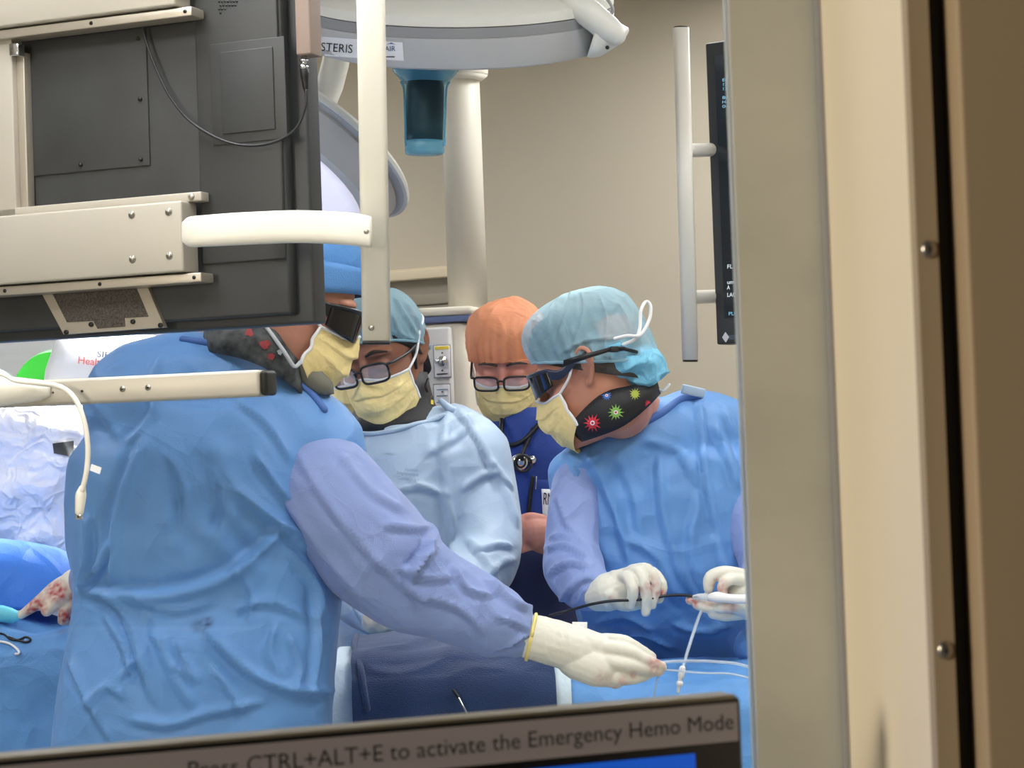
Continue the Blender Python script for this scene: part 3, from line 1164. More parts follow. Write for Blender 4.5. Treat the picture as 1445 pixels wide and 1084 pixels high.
for v in (212, 419):
    link('handle_stub', MB().tube([P(972, v, 4.42), P(990, v, 4.5), P(1012, v - 1, 4.58), P(1040, v - 2, 4.6)], .0145, 16), M['white'], rm)
mb = MB()
rp.slab(mb, .25, .37, 0, CEIL - rp.o.z, -.12, -.06, .01)
link('ceiling_mount', mb, M['white'], rm)

# ================================================================== control-room monitor in the foreground
fp = Plane(P(1046, 1000, .86), -21)
fm = thing('desk_monitor', 'blurred control desk monitor in front of the window showing an emergency mode notice', 'monitor', fp.pt(-.2, -.35))
ztop = (fp.loc(1000, 984)[1] + fp.loc(446, 1037)[1]) / 2
zt3 = ztop
xR = fp.loc(1048, 1040)[0]
mb = MB()
fp.slab(mb, -.48, xR, zt3 - .33, zt3, -.014, 0, .002)
link('bezel', mb, M['black'], fm)
mb = MB()
fp.slab(mb, -.48, xR - .002, zt3 - .001, zt3 + .0008, -.014, -.0005, .0006)
link('top_edge', mb, M['deskplastic'], fm)
x1 = fp.loc(1040, 1020)[0]
za = (fp.loc(1030, 990)[1] + fp.loc(446, 1045)[1]) / 2
zc = (fp.loc(1035, 1046)[1] + fp.loc(985, 1050)[1]) / 2
mb = MB()
fp.slab(mb, -.475, x1, zc, za, .0003, .0008, 0)
gb = link('notice_bar', mb, M['screengrey'], fm, False)
mb = MB()
fp.slab(mb, -.475, fp.loc(980, 1070)[0], zc - .2, zc - .0035, .0003, .0008, 0)
link('blue_window', mb, M['screenblue'], fm, False)
zb3 = (fp.loc(1030, 1031)[1] + fp.loc(345, 1088)[1]) / 2
xa, xb = fp.loc(262, 1090)[0], fp.loc(1033, 1031)[0]
link('notice_lettering', text_fit('Press CTRL+ALT+E to activate the Emergency Hemo Mode', fp.pt(xa, zb3, .001), fp.pt(xb, zb3, .001), .0066, fp.n), M['screenink'], gb, False)
mb = MB()
fp.slab(mb, -.3, -.2, -.62, zt3 - .3, -.06, -.03, .01)
fp.slab(mb, -.38, -.12, -.64, -.62, -.16, .08, .006)
link('stand', mb, M['black'], fm)
zdesk = (fp.o.z - .64)
dk = thing('control_desk', 'plain desk carrying the blurred foreground monitor', 'desk', (-.5, .55, 0))
link('desk_top', MB().box((-.7, .45, zdesk - .015), 2.4, .66, .03, None, .004), M['deskplastic'], dk)
for sx in (-1.85, .45):
    link('leg', MB().box((sx, .45, (zdesk - .03) / 2), .05, .6, zdesk - .03, None, .003), M['bezel'], dk)

# ================================================================== C-arm under its clear plastic cover
CD = 4.55
ca = thing('c_arm', 'white C-arm housing under clear plastic at the left edge', 'c-arm', P(60, 1000, CD))
def disc(u, v, d, r, n, th, m_, name, par, rr=None):
    n = n.normalized()
    c = P(u, v, d)
    a = n.orthogonal().normalized()
    b = n.cross(a)
    prof = [(r * .2, 0), (r * .93, 0), (r, th * .25), (r, th * .75), (r * .93, th), (r * .2, th)]
    mb = MB()
    mb.loft([[c + n * h + (a * math.cos(t) + b * math.sin(t)) * q for t in [2 * math.pi * k / 40 for k in range(40)]] for q, h in prof])
    return link(name, mb, m_, par, 'auto')
mb = MB()
rings = []
for (v, l, r, d, th) in ((476, 92, 210, CD, .1), (482, 86, 260, CD, .14), (520, 74, 300, CD, .16), (580, 66, 300, CD, .16), (640, 55, 300, CD, .16), (700, 10, 300, CD, .14), (740, 0, 260, CD, .1)):
    c = P((l + r) / 2, v, d)
    hw = (r - l) / 2 * d / FOC
    rings.append([c + V((hw * math.copysign(abs(math.cos(t)) ** .5, math.cos(t)), th * math.copysign(abs(math.sin(t)) ** .5, math.sin(t)), 0)) for t in [2 * math.pi * k / 40 for k in range(40)]])
det = link('detector_housing', mb.loft(rings), M['carm'], ca)
tree = bvh(det.data)
link('maker_lettering', decal_text(tree, 'SIEMENS', (136, 503.5), (192, 509), 9), M['inknavy'], det)
link('maker_lettering', decal_text(tree, 'Healthineers', (109, 513), (184, 521), 11), M['inkred'], det)
nrm = V((-.75, -.6, .2))
disc(86, 560, CD + .12, .1, V((-.25, -1, .1)), .05, M['green'], 'green_ring', ca)
mb = MB().box(P(-40, 560, 5.3), 1.1, .3, .75, Matrix.Rotation(-.3, 3, 'Z'), .06)
mb.box(P(-40, 860, 5.3), .8, .5, 1.3, Matrix.Rotation(-.3, 3, 'Z'), .05)
link('gantry_body', mb, M['carm'], ca)
mb = MB()
rings = []
for (v, l, r, th) in ((575, -60, 180, .17), (600, -70, 185, .19), (650, -80, 190, .2), (690, -85, 190, .2), (730, -90, 170, .18), (770, -60, 150, .15), (792, 30, 120, .08)):
    c = P((l + r) / 2, v, CD - .08)
    hw = (r - l) / 2 * CD / FOC
    rings.append([c + V((hw * math.copysign(abs(math.cos(t)) ** .8, math.cos(t)), th * math.copysign(abs(math.sin(t)) ** .8, math.sin(t)), 0)) * (1 + .06 * math.sin(5 * t + v * .05)) for t in [2 * math.pi * k / 60 for k in range(60)]])
me = remesh(MB().loft(rings), .012, 2)
wrinkle(me, .03, 7, (1, 1, .6), .008, 22, seed=3)
link('plastic_cover', me, M['plastic'], ca)
c = P(30, 640, CD)
mb = MB().tube([P(-40, 600, CD + .1), P(20, 650, CD), P(60, 690, CD)], [.14, .12, .1], 24)
link('tube_housing', mb, M['carm'], ca)
mb = MB()
tt = bvh(me)
link('dark_grip', decal_quad(tt, ((74, 626), (104, 622), (104, 645), (76, 640)), 8, 4, .004), M['housing'], ca)

# ================================================================== people toolkit
def rows_loft(mb, rows, e=2.3, seg=48, yaw=0):
    """Horizontal rings from (v, left u, right u, depth, half thickness)."""
    rings = []
    k = 2 / e
    cy, sy = math.cos(math.radians(yaw)), math.sin(math.radians(yaw))
    for (v, l, r, d, th) in rows:
        c = P((l + r) / 2, v, d)
        hw = (r - l) / 2 * d / FOC
        ring = []
        for j in range(seg):
            t = 2 * math.pi * j / seg
            x = hw * math.copysign(abs(math.cos(t)) ** k, math.cos(t))
            y = th * math.copysign(abs(math.sin(t)) ** k, math.sin(t))
            ring.append(c + V((x, y + x * sy, 0)))
        rings.append(ring)
    return mb.loft(rings)


def T(pts):
    return [P(p[0], p[1], p[2]) for p in pts]


def join_meshes(mes):
    vs, fs = [], []
    for me in mes:
        b = len(vs)
        vs += [tuple(v.co) for v in me.vertices]
        fs += [tuple(b + i for i in p.vertices) for p in me.polygons]
    out = bpy.data.meshes.new('body')
    out.from_pydata(vs, [], fs)
    out.update()
    return out


HEADZ = [(-.128, .012, -.085, -.05), (-.122, .030, -.091, -.02), (-.105, .046, -.093, .015), (-.085, .057, -.091, .045), (-.06, .066, -.090, .068),
         (-.035, .071, -.088, .084), (-.01, .0745, -.088, .096), (.015, .0765, -.094, .102), (.04, .0765, -.094, .103), (.065, .072, -.086, .096),
         (.085, .062, -.070, .083), (.102, .045, -.046, .062), (.112, .025, -.02, .036), (.115, .008, -.002, .012)]


class Head:
    def __init__(s, u, v, d, yaw, pitch, roll=0, scale=1.0):
        s.c = P(u, v, d)
        s.R = (Matrix.Rotation(math.radians(yaw), 3, 'Z') @ Matrix.Rotation(math.radians(roll), 3, 'Y') @ Matrix.Rotation(math.radians(pitch), 3, 'X'))
        s.k = scale

    def w(s, p):
        return s.c + s.R @ (V(p) * s.k)

    def inv(s, p):
        return (s.R.transposed() @ (V(p) - s.c)) / s.k

    def W(s, pts):
        return [s.w(p) for p in pts]

    def skull(s, grow=0):
        rings = []
        for z, wd, f, b in HEADZ:
            ring = []
            for j in range(40):
                t = 2 * math.pi * j / 40
                ct, st = math.cos(t), math.sin(t)
                x = (wd + grow) * math.copysign(abs(ct) ** .92, ct)
                mid = (f + b) / 2 * .3
                y = mid + ((b - mid + grow) * abs(st) ** .92 if st > 0 else (f - mid - grow) * abs(st) ** .92)
                ring.append(s.w((x, y, z * (1 + grow * 6) if z > .05 else z)))
            rings.append(ring)
        return rings

    def head_mesh(s, neck, nr=.055):
        mb = MB()
        mb.loft(s.skull())
        mb.tube(s.W([(0, -.092, .008), (0, -.1, -.012), (0, -.113, -.034)]), [.008, .009, .0115], 12)
        for q in (-1, 1):
            mb.ell(s.w((q * .010, -.104, -.040)), .008, .008, .007)
            mb.tube(s.W([(q * .012, -.092, .020), (q * .033, -.091, .024), (q * .055, -.078, .020)]), [.006, .008, .006], 10)
            mb.ell(s.w((q * .032, -.080, -.004)), .0155, .0125, .0125, s.R)
            mb.tube(s.W([(q * .04, -.076, -.032), (q * .058, -.06, -.026), (q * .066, -.035, -.018)]), [.012, .011, .009], 10)
            # ear: rim, lobe and bowl
            ear = [(q * .074, .004, .012), (q * .083, .006, .028), (q * .089, .02, .035), (q * .091, .032, .024), (q * .089, .031, .004), (q * .083, .02, -.018), (q * .077, .009, -.029)]
            mb.tube(s.W(ear), [.0042, .0046, .0048, .0048, .0046, .005, .006], 8, 3)
            mb.ell(s.w((q * .079, .017, .004)), .006, .016, .026, s.R @ Matrix.Rotation(-.35 * q, 3, 'Z'))
            mb.tube(s.W([(q * .082, .01, .02), (q * .0865, .022, .018), (q * .086, .022, 0), (q * .081, .013, -.012)]), .003, 8, 3)
            mb.ell(s.w((q * .0765, -.001, .0)), .004, .005, .006)
        mb.tube([s.w((0, -.094, -.062)), s.w((0, -.0955, -.068))], .016, 12)
        nk = [s.w((0, .02, -.03)), s.w((0, .022, -.085))] + [V(n) for n in neck]
        mb.tube(nk, [.052, nr] + [nr * (1 + .12 * i) for i in range(len(neck))], 24)
        return remesh(mb, .0034, 3)

    def person_body(s, neck, core, arms, hip, feet, nr=.055, extra=None):
        """One continuous body mesh: head, neck, trunk, arms, legs."""
        hm = s.head_mesh(neck, nr)
        mb = MB()
        tr = [V(neck[-1])] + T(core) + [V(hip)]
        mb.tube(tr, [.055] + [.095] * len(core) + [.105], 24)
        for a in arms:
            n = len(a)
            mb.tube(T(a), [.05 - .022 * i / (n - 1) for i in range(n)], 16)
        for f_ in feet:
            f_ = V(f_)
            knee = (V(hip) + f_) / 2 + V((0, -.02, .02))
            mb.tube([V(hip) + V(((f_.x - hip[0]) * .6, 0, -.03)), knee, f_ + V((0, 0, .08))], [.085, .058, .04], 16)
            mb.tube([f_ + V((0, 0, .05)), f_ + V((.0, -.1, .03))], [.035, .028], 12)
        bm_ = remesh(mb, .011, 4)
        parts = [hm, bm_] + (extra or [])
        return join_meshes(parts)

    # ---- things worn on the head
    def mask(s, par, drop=0, sag=0, seed=0, ties=True, trim=True, pleat=.0045):
        def f(a, v):
            u = a * 2 - 1
            th = u * 1.18
            x = .079 * math.sin(th)
            y = -.022 - .079 * math.cos(th)
            y -= .020 * math.exp(-(u / .26) ** 2) * (1 - .75 * v)
            y -= (.012 + sag) * math.sin(math.pi * min(v * 1.05, 1)) * (1 - abs(u) ** 2)
            y += .016 * v * v * (1 - abs(u)) + .012 * v
            zt = -.034 + .016 * math.exp(-(u / .24) ** 2) + .006 * abs(u)
            zb = -.137 - drop + .046 * abs(u) ** 1.5 + drop * abs(u)
            z = zt + (zb - zt) * v
            sw = (v * 3.6) % 1.0
            y -= pleat * (sw ** 1.5) * (1 - abs(u) ** 4) * (1 if .1 < v < .95 else .3)
            # soft creases fanning from the side corners
            p = V((u * 1.6 + seed, v * 2.4, seed * .7))
            y -= .0055 * (noise.noise(p * 1.7) + .6 * (.5 - abs(noise.noise(p * 3.1)))) * math.sin(math.pi * (.06 + .88 * v))
            return s.w((x, y, z))
        o = link('face_mask', MB().grid(f, 61, 45), M['mask'], par, True, .0012)
        if trim:
            e = .0028
            edge = MB()
            edge.tube([f(i / 20, 0) for i in range(21)], e, 8, 2)
            for a in (0, 1):
                edge.tube([f(a, i / 8) for i in range(9)], e, 8, 2)
            link('mask_binding', edge, M['masktrim'], o)
        if ties:
            for q in (-1, 1):
                a = 0 if q < 0 else 1
                link('mask_tie', MB().tube([f(a, 0), s.w((q * .083, -.02, -.005))] + ([s.w((q * .0835, .0, .03))] if ties == 'short' else s.W([(q * .088, .01, .032), (q * .084, .05, .05), (q * .04, .11, .055), (0, .118, .055)])), .0026, 8), M['masktrim'], o)
        s.maskf = f
        return o

    def glasses(s, par, m_='frame', hw=.027, hh=.018, z0=-.012, tilt=0, y0=-.112, rim=.0021, drop=0):
        r = bpy.data.objects.new('glasses', None)
        fr = MB()
        lenses = []
        for q in (-1, 1):
            cx = q * .034
            pts = []
            for k in range(33):
                t = 2 * math.pi * k / 32
                ex = .5
                pts.append(s.w((cx + hw * math.copysign(abs(math.cos(t)) ** ex, math.cos(t)), y0 + .010 * (abs(cx + hw * math.cos(t)) / .06) ** 2, z0 + hh * math.copysign(abs(math.sin(t)) ** ex, math.sin(t)))))
            fr.tube(pts, rim, 8, 1, False, False)
            fr.tube([pts[2 + (0 if q > 0 else 8)] if q > 0 else pts[14]] + s.W([(q * .064, y0 + .012, z0 + hh * .75), (q * .07, y0 + .022, z0 + hh * .7), (q * .079, -.045, .004), (q * .083, .0, .012), (q * .084, .02, .01), (q * .081, .042, -.012)]), rim * 1.15, 8, 3)
            c = s.w((cx, y0 + .003, z0))
            lenses.append(MB().add(pts[:-1] + [p + s.R @ V((0, .0012, 0)) for p in pts[:-1]], [tuple(range(32)), tuple(reversed(range(32, 64)))] + [(i, i + 32, (i + 1) % 32 + 32, (i + 1) % 32) for i in range(32)]))
        fr.tube(s.W([(-.008, y0 - .001, z0 + hh * .35), (0, y0 - .003, z0 + hh * .55), (.008, y0 - .001, z0 + hh * .35)]), rim, 8)
        o = link('glasses', fr, M[m_], par)
        for l in lenses:
            link('lens', l, M['lens'], o, False)
        return o

    def wrap_glasses(s, par, m_, z0=-.006, strap=True, thick=.0065, lensm='smoke', h=.023):
        def f(a, v):
            th = (a * 2 - 1) * 1.3
            z = z0 + h * (.75 - 1.9 * v) * (1 - .35 * abs(a * 2 - 1) ** 3)
            if v > .5:
                z += .010 * math.exp(-((a - .5) / .07) ** 2)
            return s.w((.082 * math.sin(th), -.035 - .083 * math.cos(th), z))
        o = link('glasses', MB().tube([f(i / 30, 0) for i in range(31)], .0036, 10, 1), M[m_], par)
        link('lens', MB().grid(f, 41, 11), M[lensm], o, True, .0022)
        for q in (-1, 1):
            a = 0 if q < 0 else 1
            p = [f(a, .25)] + s.W([(q * .085, -.035, .004), (q * .087, -.005, .014), (q * .088, .025, .022)])
            rings = []
            pts, _ = spline([V(x) for x in p], [0] * 4, 5)
            for i, c in enumerate(pts):
                hh = .011 * (1 - .62 * i / (len(pts) - 1))
                rings.append([c + s.R @ V((.0028 * math.cos(t), 0, hh * math.copysign(abs(math.sin(t)) ** .7, math.sin(t)))) for t in [2 * math.pi * k / 16 for k in range(16)]])
            link('temple', MB().loft(rings), M[m_], o)
        if strap:
            pts = s.W([(.088, .025, .022), (.086, .06, .034), (.06, .105, .036), (0, .128, .036), (-.06, .105, .036), (-.086, .06, .034), (-.088, .025, .022)])
            rings = []
            pp, _ = spline(pts, [0] * 7, 6)
            for c in pp:
                rings.append([c + s.R @ V((0, 0, .0042 * math.sin(t))) + (c - s.c).normalized() * .0016 * math.cos(t) for t in [2 * math.pi * k / 10 for k in range(10)]])
            link('strap', MB().loft(rings), M['frame'], o)
        return o

    def cap_pt(s, ph, t, zf, zb, top, puff, rx, ry, oy, gather=.02, ng=26):
        z_r = (zf + zb) / 2 + (zb - zf) / 2 * math.sin(ph)
        rr = (1 + puff * math.sin(math.pi * min(t * 1.15 + .0, 1))) * max(math.cos(t * math.pi / 2), 0) ** .62
        rr *= 1 + gather * math.sin(ph * ng + 3 * math.sin(ph * 3)) * (1 - t) ** 3
        return V((rx * math.cos(ph) * rr, oy + ry * math.sin(ph) * rr, z_r + (top - z_r) * math.sin(t * math.pi / 2) ** .92))

    def cap(s, par, m_, zf=.045, zb=-.03, top=.137, puff=.14, rx=.084, ry=.108, oy=.006, wr=.006, seed=0, name='bouffant_cap', gather=.02, extra=None, rim=True, wscale=13, st=None):
        n, mt = 168, 50
        mb = MB()
        rings = []
        for j in range(mt):
            t = j / (mt - 1) * .985
            rings.append([s.w(s.cap_pt(2 * math.pi * i / n, t, zf, zb, top, puff, rx, ry, oy, gather)) for i in range(n)])
        mb.loft(rings, caps=bool(extra))
        if extra:
            for q in extra:
                mb.ell(*q)
            me = remesh(mb, .004, 5)
        else:
            mb.f.append(tuple((mt - 1) * n + i for i in range(n)))
            me = mb.mesh()
            fix_normals(me)
        if st:
            strokes(me, st)
        if wr:
            wrinkle(me, wr, wscale, (1, 1, .55), wr * .3, 34, seed=seed)
        o = link(name, me, M[m_], par)
        if rim:
            link('elastic_rim', MB().tube([s.w(s.cap_pt(2 * math.pi * i / 60, 0, zf, zb, top, puff, rx, ry, oy, gather)) for i in range(61)], .003, 8, 1), M[m_], o)
        return o

    def hair(s, par, m_, zf=.055, zb=-.07, grow=.004):
        rings = []
        for j in range(16):
            t = j / 15 * .98
            rings.append([s.w(s.cap_pt(2 * math.pi * i / 48, t, zf, zb, .125, .03, .0805, .104, .004, 0)) for i in range(48)])
        return link('hair', MB().loft(rings), M[m_], par)

    def brows(s, par, m_='brow'):
        for q in (-1, 1):
            link('eyebrow', MB().tube(s.W([(q * .012, -.097, .022), (q * .032, -.1, .029), (q * .054, -.086, .022)]), [.0028, .0036, .0018], 8), M[m_], par)


def band(u_px, l_px, d, th, name, m_, par, thick=.004, bulge=.008):
    """A collar: closed band between an upper and a lower near edge, wrapped round the far side."""
    n = 16
    def poly(px):
        p, _ = spline([V((a, b, 0)) for a, b in px], [0] * len(px), 8)
        L = [0]
        for i in range(1, len(p)):
            L.append(L[-1] + (p[i] - p[i - 1]).length)
        out = []
        for k in range(n + 1):
            s = L[-1] * k / n
            i = max(j for j in range(len(L)) if L[j] <= s + 1e-9)
            i = min(i, len(p) - 2)
            t = (s - L[i]) / max(L[i + 1] - L[i], 1e-9)
            out.append(p[i].lerp(p[i + 1], t))
        return out
    a, b = poly(u_px), poly(l_px)
    rings = []
    for j in range(7):
        t = j / 6
        near, far = [], []
        for k in range(n + 1):
            q = a[k].lerp(b[k], t)
            s_ = max(0, math.sin(math.pi * k / n)) ** .32
            bl = bulge * math.sin(math.pi * t)
            near.append(P(q.x, q.y, d - th * s_ - bl))
            far.append(P(q.x, q.y - 6 * s_, d + th * s_ + bl))
        rings.append(near + far[-2:0:-1])
    mb = MB()
    mb.loft(rings, caps=False)
    return link(name, mb, m_, par, True, thick)


def glove(name, chains, palm, par, m_, voxel=.0026, sm=4, wr=.0012, spots=None, seed=0):
    mb = MB()
    for pts, rs in palm:
        mb.tube(T(pts), rs, 18)
    for pts, rs in chains:
        mb.tube(T(pts), rs, 14)
    me = remesh(mb, voxel, sm)
    wrinkle(me, wr, 38, (1, 1, 1), wr * .4, 110, seed=seed)
    stain(me, spots or [], seed)
    return link(name, me, m_, par)


def gown_mesh(builder, voxel=.0075, sm=10, wr=.007, scale=8, seed=0, st=None, axis=None, amp2=.002):
    mb = MB()
    builder(mb)
    me = remesh(mb, voxel, sm)
    if st:
        strokes(me, st)
    if wr:
        wrinkle(me, wr, scale, (1, 1, .5), amp2, 26, seed=seed, axis=axis)
    return me


def shoes(root, feet):
    for f_ in feet:
        f_ = V(f_)
        mb = MB().tube([f_ + V((0, .035, .04)), f_ + V((0, -.05, .04)), f_ + V((0, -.13, .032))], [.04, .042, .032], 16)
        for v in mb.v:
            v.z = max(v.z, 0)
        link('shoe', mb, M['shoe'], root)


# ================================================================== person at left, back to the window
A = 3.4
ax0 = P(275, 1000, A)
pa = thing('person', 'person in blue cloth cap with back to the window, reaching out a gloved arm', 'person', (ax0.x, ax0.y, 0), 'surgical team')
H = Head(411, 427, A, 100, 20)
feetA = [(ax0.x - .12, A + .02, 0), (ax0.x + .13, A, 0)]
neckA = [P(366, 505, A), P(330, 545, A)]
armsA = [[(425, 640, 3.38), (475, 705, 3.37), (560, 800, 3.38), (650, 852, 3.39), (740, 898, 3.39), (800, 918, 3.39)],
         [(190, 590, 3.42), (170, 720, 3.5), (160, 800, 3.6), (120, 825, 3.66)]]
bodyA = H.person_body(neckA, [(290, 640, A), (280, 800, A)], armsA, P(278, 950, A), feetA, .058)
link('body', bodyA, M['skinA'], pa)
H.hair(pa, 'hairgrey', .06, -.05)
co = H.cap(pa, 'capblue', .05, -.02, .134, .05, .086, .108, .004, .004, 5, 'surgical_cap', 0, None, False, 9)
rings = []
for t in (0, .06, .12, .2, .26):
    rings.append([H.w(H.cap_pt(2 * math.pi * i / 60, t, .046, -.026, .14, .06, .088, .111, .004, 0)) for i in range(60)])
link('cap_band', MB().loft(rings, caps=False), M['capband'], co, True, .002)
H.wrap_glasses(pa, 'frame', -.004, False, h=.026)
H.mask(pa, .004, .004, 2.2)
# fabric collar with trim, and the dark collar front under the mask
cl = band([(290, 462), (345, 461), (384, 464), (404, 490), (424, 514)], [(286, 494), (335, 504), (372, 518), (405, 540), (432, 562)], A - .02, .07, 'neck_collar', M['floral'], pa)
link('collar_trim', MB().tube([P(376, 462, A - .095), P(388, 478, A - .1), P(402, 498, A - .1), P(415, 517, A - .095), P(424, 511, A - .087)], .0032, 8), M['piping'], cl)
band([(415, 516), (430, 510), (448, 520), (468, 540)], [(412, 528), (436, 548), (455, 556), (470, 556)], A - .02, .03, 'collar_front', M['collargreen'], pa)

tF = bvh(cl.data)
for cu, cv, rr, sd in ((352, 469, 6, 1), (374, 486, 7, 2), (383, 503, 5, 3), (395, 497, 4, 4)):
    rnd = random.Random(sd)
    pts = [(cu, cv)] + [(cu + rr * (.7 + .6 * rnd.random()) * math.cos(k * .45), cv + rr * (.7 + .6 * rnd.random()) * math.sin(k * .45)) for k in range(14)]
    link('printed_flower', decal(tF, pts, [(0, k + 1, (k + 1) % 14 + 1) for k in range(14)], .004), M['flowerred'] if sd != 4 else M['piping'], cl, False)


def gA(mb):
    rows_loft(mb, [(575, 150, 440, A, .105), (640, 100, 472, A, .135), (700, 93, 474, A, .145), (760, 95, 478, A, .15), (810, 107, 483, A, .148), (850, 106, 485, A, .148),
                   (900, 97, 480, A - .03, .138), (960, 85, 473, A - .04, .138), (1010, 79, 470, A - .04, .138), (1070, 73, 470, A - .04, .138), (1300, 60, 484, A - .05, .14), (1540, 50, 495, A - .05, .14)], 2.5)
    mb.tube(T([(207, 573, A), (250, 557, A), (300, 556, A), (360, 575, A), (440, 634, A)]), [.104, .098, .092, .09, .092], 28)

stA = [([(240, 640), (262, 700), (258, 760)], .008, 9), ([(300, 660), (315, 720), (300, 790)], .008, 9), ([(150, 870), (175, 915), (190, 960)], .010, 8), ([(330, 800), (355, 840), (350, 880)], .009, 9), ([(200, 850), (250, 862), (300, 850)], .008, 8), ([(120, 1000), (150, 970), (175, 985)], .010, 8), ([(300, 940), (330, 985), (345, 1010)], .010, 9), ([(410, 900), (425, 940), (415, 970)], .009, 7), ([(395, 740), (430, 770), (470, 790)], .010, 8), ([(330, 560), (380, 600), (410, 650)], .007, 10), ([(230, 500), (215, 540), (222, 590)], .007, 9), ([(250, 905), (262, 935), (280, 960)], .010, 6), ([(405, 742), (360, 785), (305, 822), (220, 842), (135, 838)], .016, 15), ([(113, 833), (140, 800), (155, 765)], .014, 9), ([(113, 835), (160, 845), (190, 900), (215, 985)], .012, 10),
       ([(116, 826), (125, 780), (122, 730)], .012, 8), ([(219, 889), (245, 950), (275, 1000)], .010, 14), ([(290, 886), (345, 944), (405, 972), (465, 976)], .016, 13),
       ([(183, 1015), (235, 1022), (285, 1008), (370, 990)], .012, 10), ([(240, 940), (265, 952), (280, 965)], .010, 7), ([(170, 958), (195, 930), (200, 950)], .010, 7),
       ([(205, 615), (182, 680), (165, 745), (160, 820)], .012, 13), ([(225, 560), (205, 600), (180, 625)], .008, 10), ([(445, 830), (450, 900), (440, 975)], .010, 9),
       ([(420, 790), (450, 830), (455, 870)], .010, 10), ([(300, 720), (345, 770), (385, 790)], -.008, 24), ([(335, 690), (380, 730), (440, 760), (480, 800)], .014, 14),
       ([(100, 930), (120, 980), (160, 1050)], .010, 10), ([(300, 620), (330, 700), (320, 760)], .008, 26), ([(250, 700), (270, 780)], -.006, 22), ([(130, 560), (170, 620)], .006, 14),
       ([(360, 640), (395, 690), (440, 735)], .010, 11), ([(390, 880), (380, 920), (400, 960)], .008, 9), ([(330, 860), (380, 850), (430, 870)], .008, 10)]
gw = gown_mesh(gA, .006, 10, .007, 8, 1, stA, None, .0035)
stain(gw, [(280, 884, 9, .8), (293, 879, 8, 1.0)], 3)
gA_o = link('gown', gw, M['gown'], pa)


def sA(mb):
    mb.tube(T([(412, 638, 3.425), (438, 664, 3.385), (472, 707, 3.35), (525, 772, 3.345), (575, 818, 3.355), (640, 848, 3.37), (700, 878, 3.38), (733, 894, 3.385), (750, 900, 3.385)]),
            [.06, .083, .089, .093, .082, .068, .060, .043, .032], 28)
    mb.ell(P(603, 762, 3.37), .022, .04, .03)

stS = [([(610, 758), (596, 790), (570, 812)], .014, 9), ([(615, 775), (585, 800), (580, 830), (600, 850)], .012, 9), ([(420, 640), (470, 720), (540, 800), (600, 850)], .008, 12),
       ([(395, 690), (450, 770), (520, 850)], .008, 14), ([(640, 800), (660, 830), (690, 840)], .009, 8), ([(600, 840), (650, 860), (680, 890)], .009, 10),
       ([(690, 815), (720, 845), (755, 862)], .009, 8), ([(700, 870), (730, 880), (748, 890)], .008, 6), ([(715, 915), (735, 900), (748, 898)], .007, 6), ([(560, 800), (600, 815), (640, 815)], .008, 9),
       ([(540, 740), (575, 745), (605, 745)], .008, 9), ([(480, 640), (520, 690), (570, 720)], .006, 10)]
sw = gown_mesh(sA, .0055, 6, .005, 10, 2, stS, None, .003)
stain(sw, [])
link('sleeve', sw, M['sleeve'], gA_o)
sl = gown_mesh(lambda mb: mb.tube(T([(200, 610, 3.42), (178, 720, 3.5), (165, 790, 3.58), (128, 818, 3.64)]), [.085, .075, .06, .042], 20), .009, 5, .004, 9, 7)
link('sleeve', sl, M['sleeve'], gA_o)
tA = bvh(gw)
link('neck_binding', MB().tube([hit(tA, u, v, .002) for u, v in ((258, 479), (300, 486), (345, 496), (385, 514), (415, 536), (440, 556), (458, 578))], .006, 8), M['binding'], gA_o)
# right glove, pinching a line
gl = glove('glove', [([(852, 905, 3.385), (880, 906, 3.375), (902, 917, 3.38), (919, 927, 3.39)], [.0125, .0115, .0105, .0085]),
                     ([(855, 915, 3.37), (884, 919, 3.36), (910, 932, 3.37), (934, 941, 3.385)], [.0125, .012, .0108, .0085]),
                     ([(855, 932, 3.365), (884, 938, 3.355), (910, 945, 3.37), (930, 947, 3.385)], [.0125, .0118, .0105, .0085]),
                     ([(850, 950, 3.37), (876, 958, 3.362), (898, 957, 3.372), (916, 951, 3.385)], [.0125, .011, .0095, .008]),
                     ([(830, 905, 3.42), (868, 915, 3.44), (900, 930, 3.425), (926, 940, 3.405)], [.016, .014, .012, .009])],
           [([(752, 899, 3.385), (785, 908, 3.385), (815, 918, 3.385)], [.0365, .0375, .036]), ([(812, 905, 3.385), (845, 914, 3.38), (866, 921, 3.38)], [.026, .022, .014]),
            ([(815, 930, 3.385), (845, 944, 3.375), (868, 957, 3.375)], [.034, .031, .018])], pa, M['glove'], .0024, 2, .0012,
           [(926, 938, 14, .55), (880, 962, 9, .4), (850, 960, 16, .2), (868, 975, 8, .35), (893, 952, 6, .4)], 1)
link('cuff_edge', MB().tube([P(749.5 + 7 * math.sin(t), 899 - 32 * math.sin(t), 3.385 - .0365 * math.cos(t)) for t in [2 * math.pi * k / 24 for k in range(25)]], .003, 8, 1, False), M['cuff'], gl)
link('pull_tab', MB().box(P(818, 885, 3.40), .024, .002, .016, Matrix.Rotation(.05, 3, 'Y')), M['masktrim'], gl)
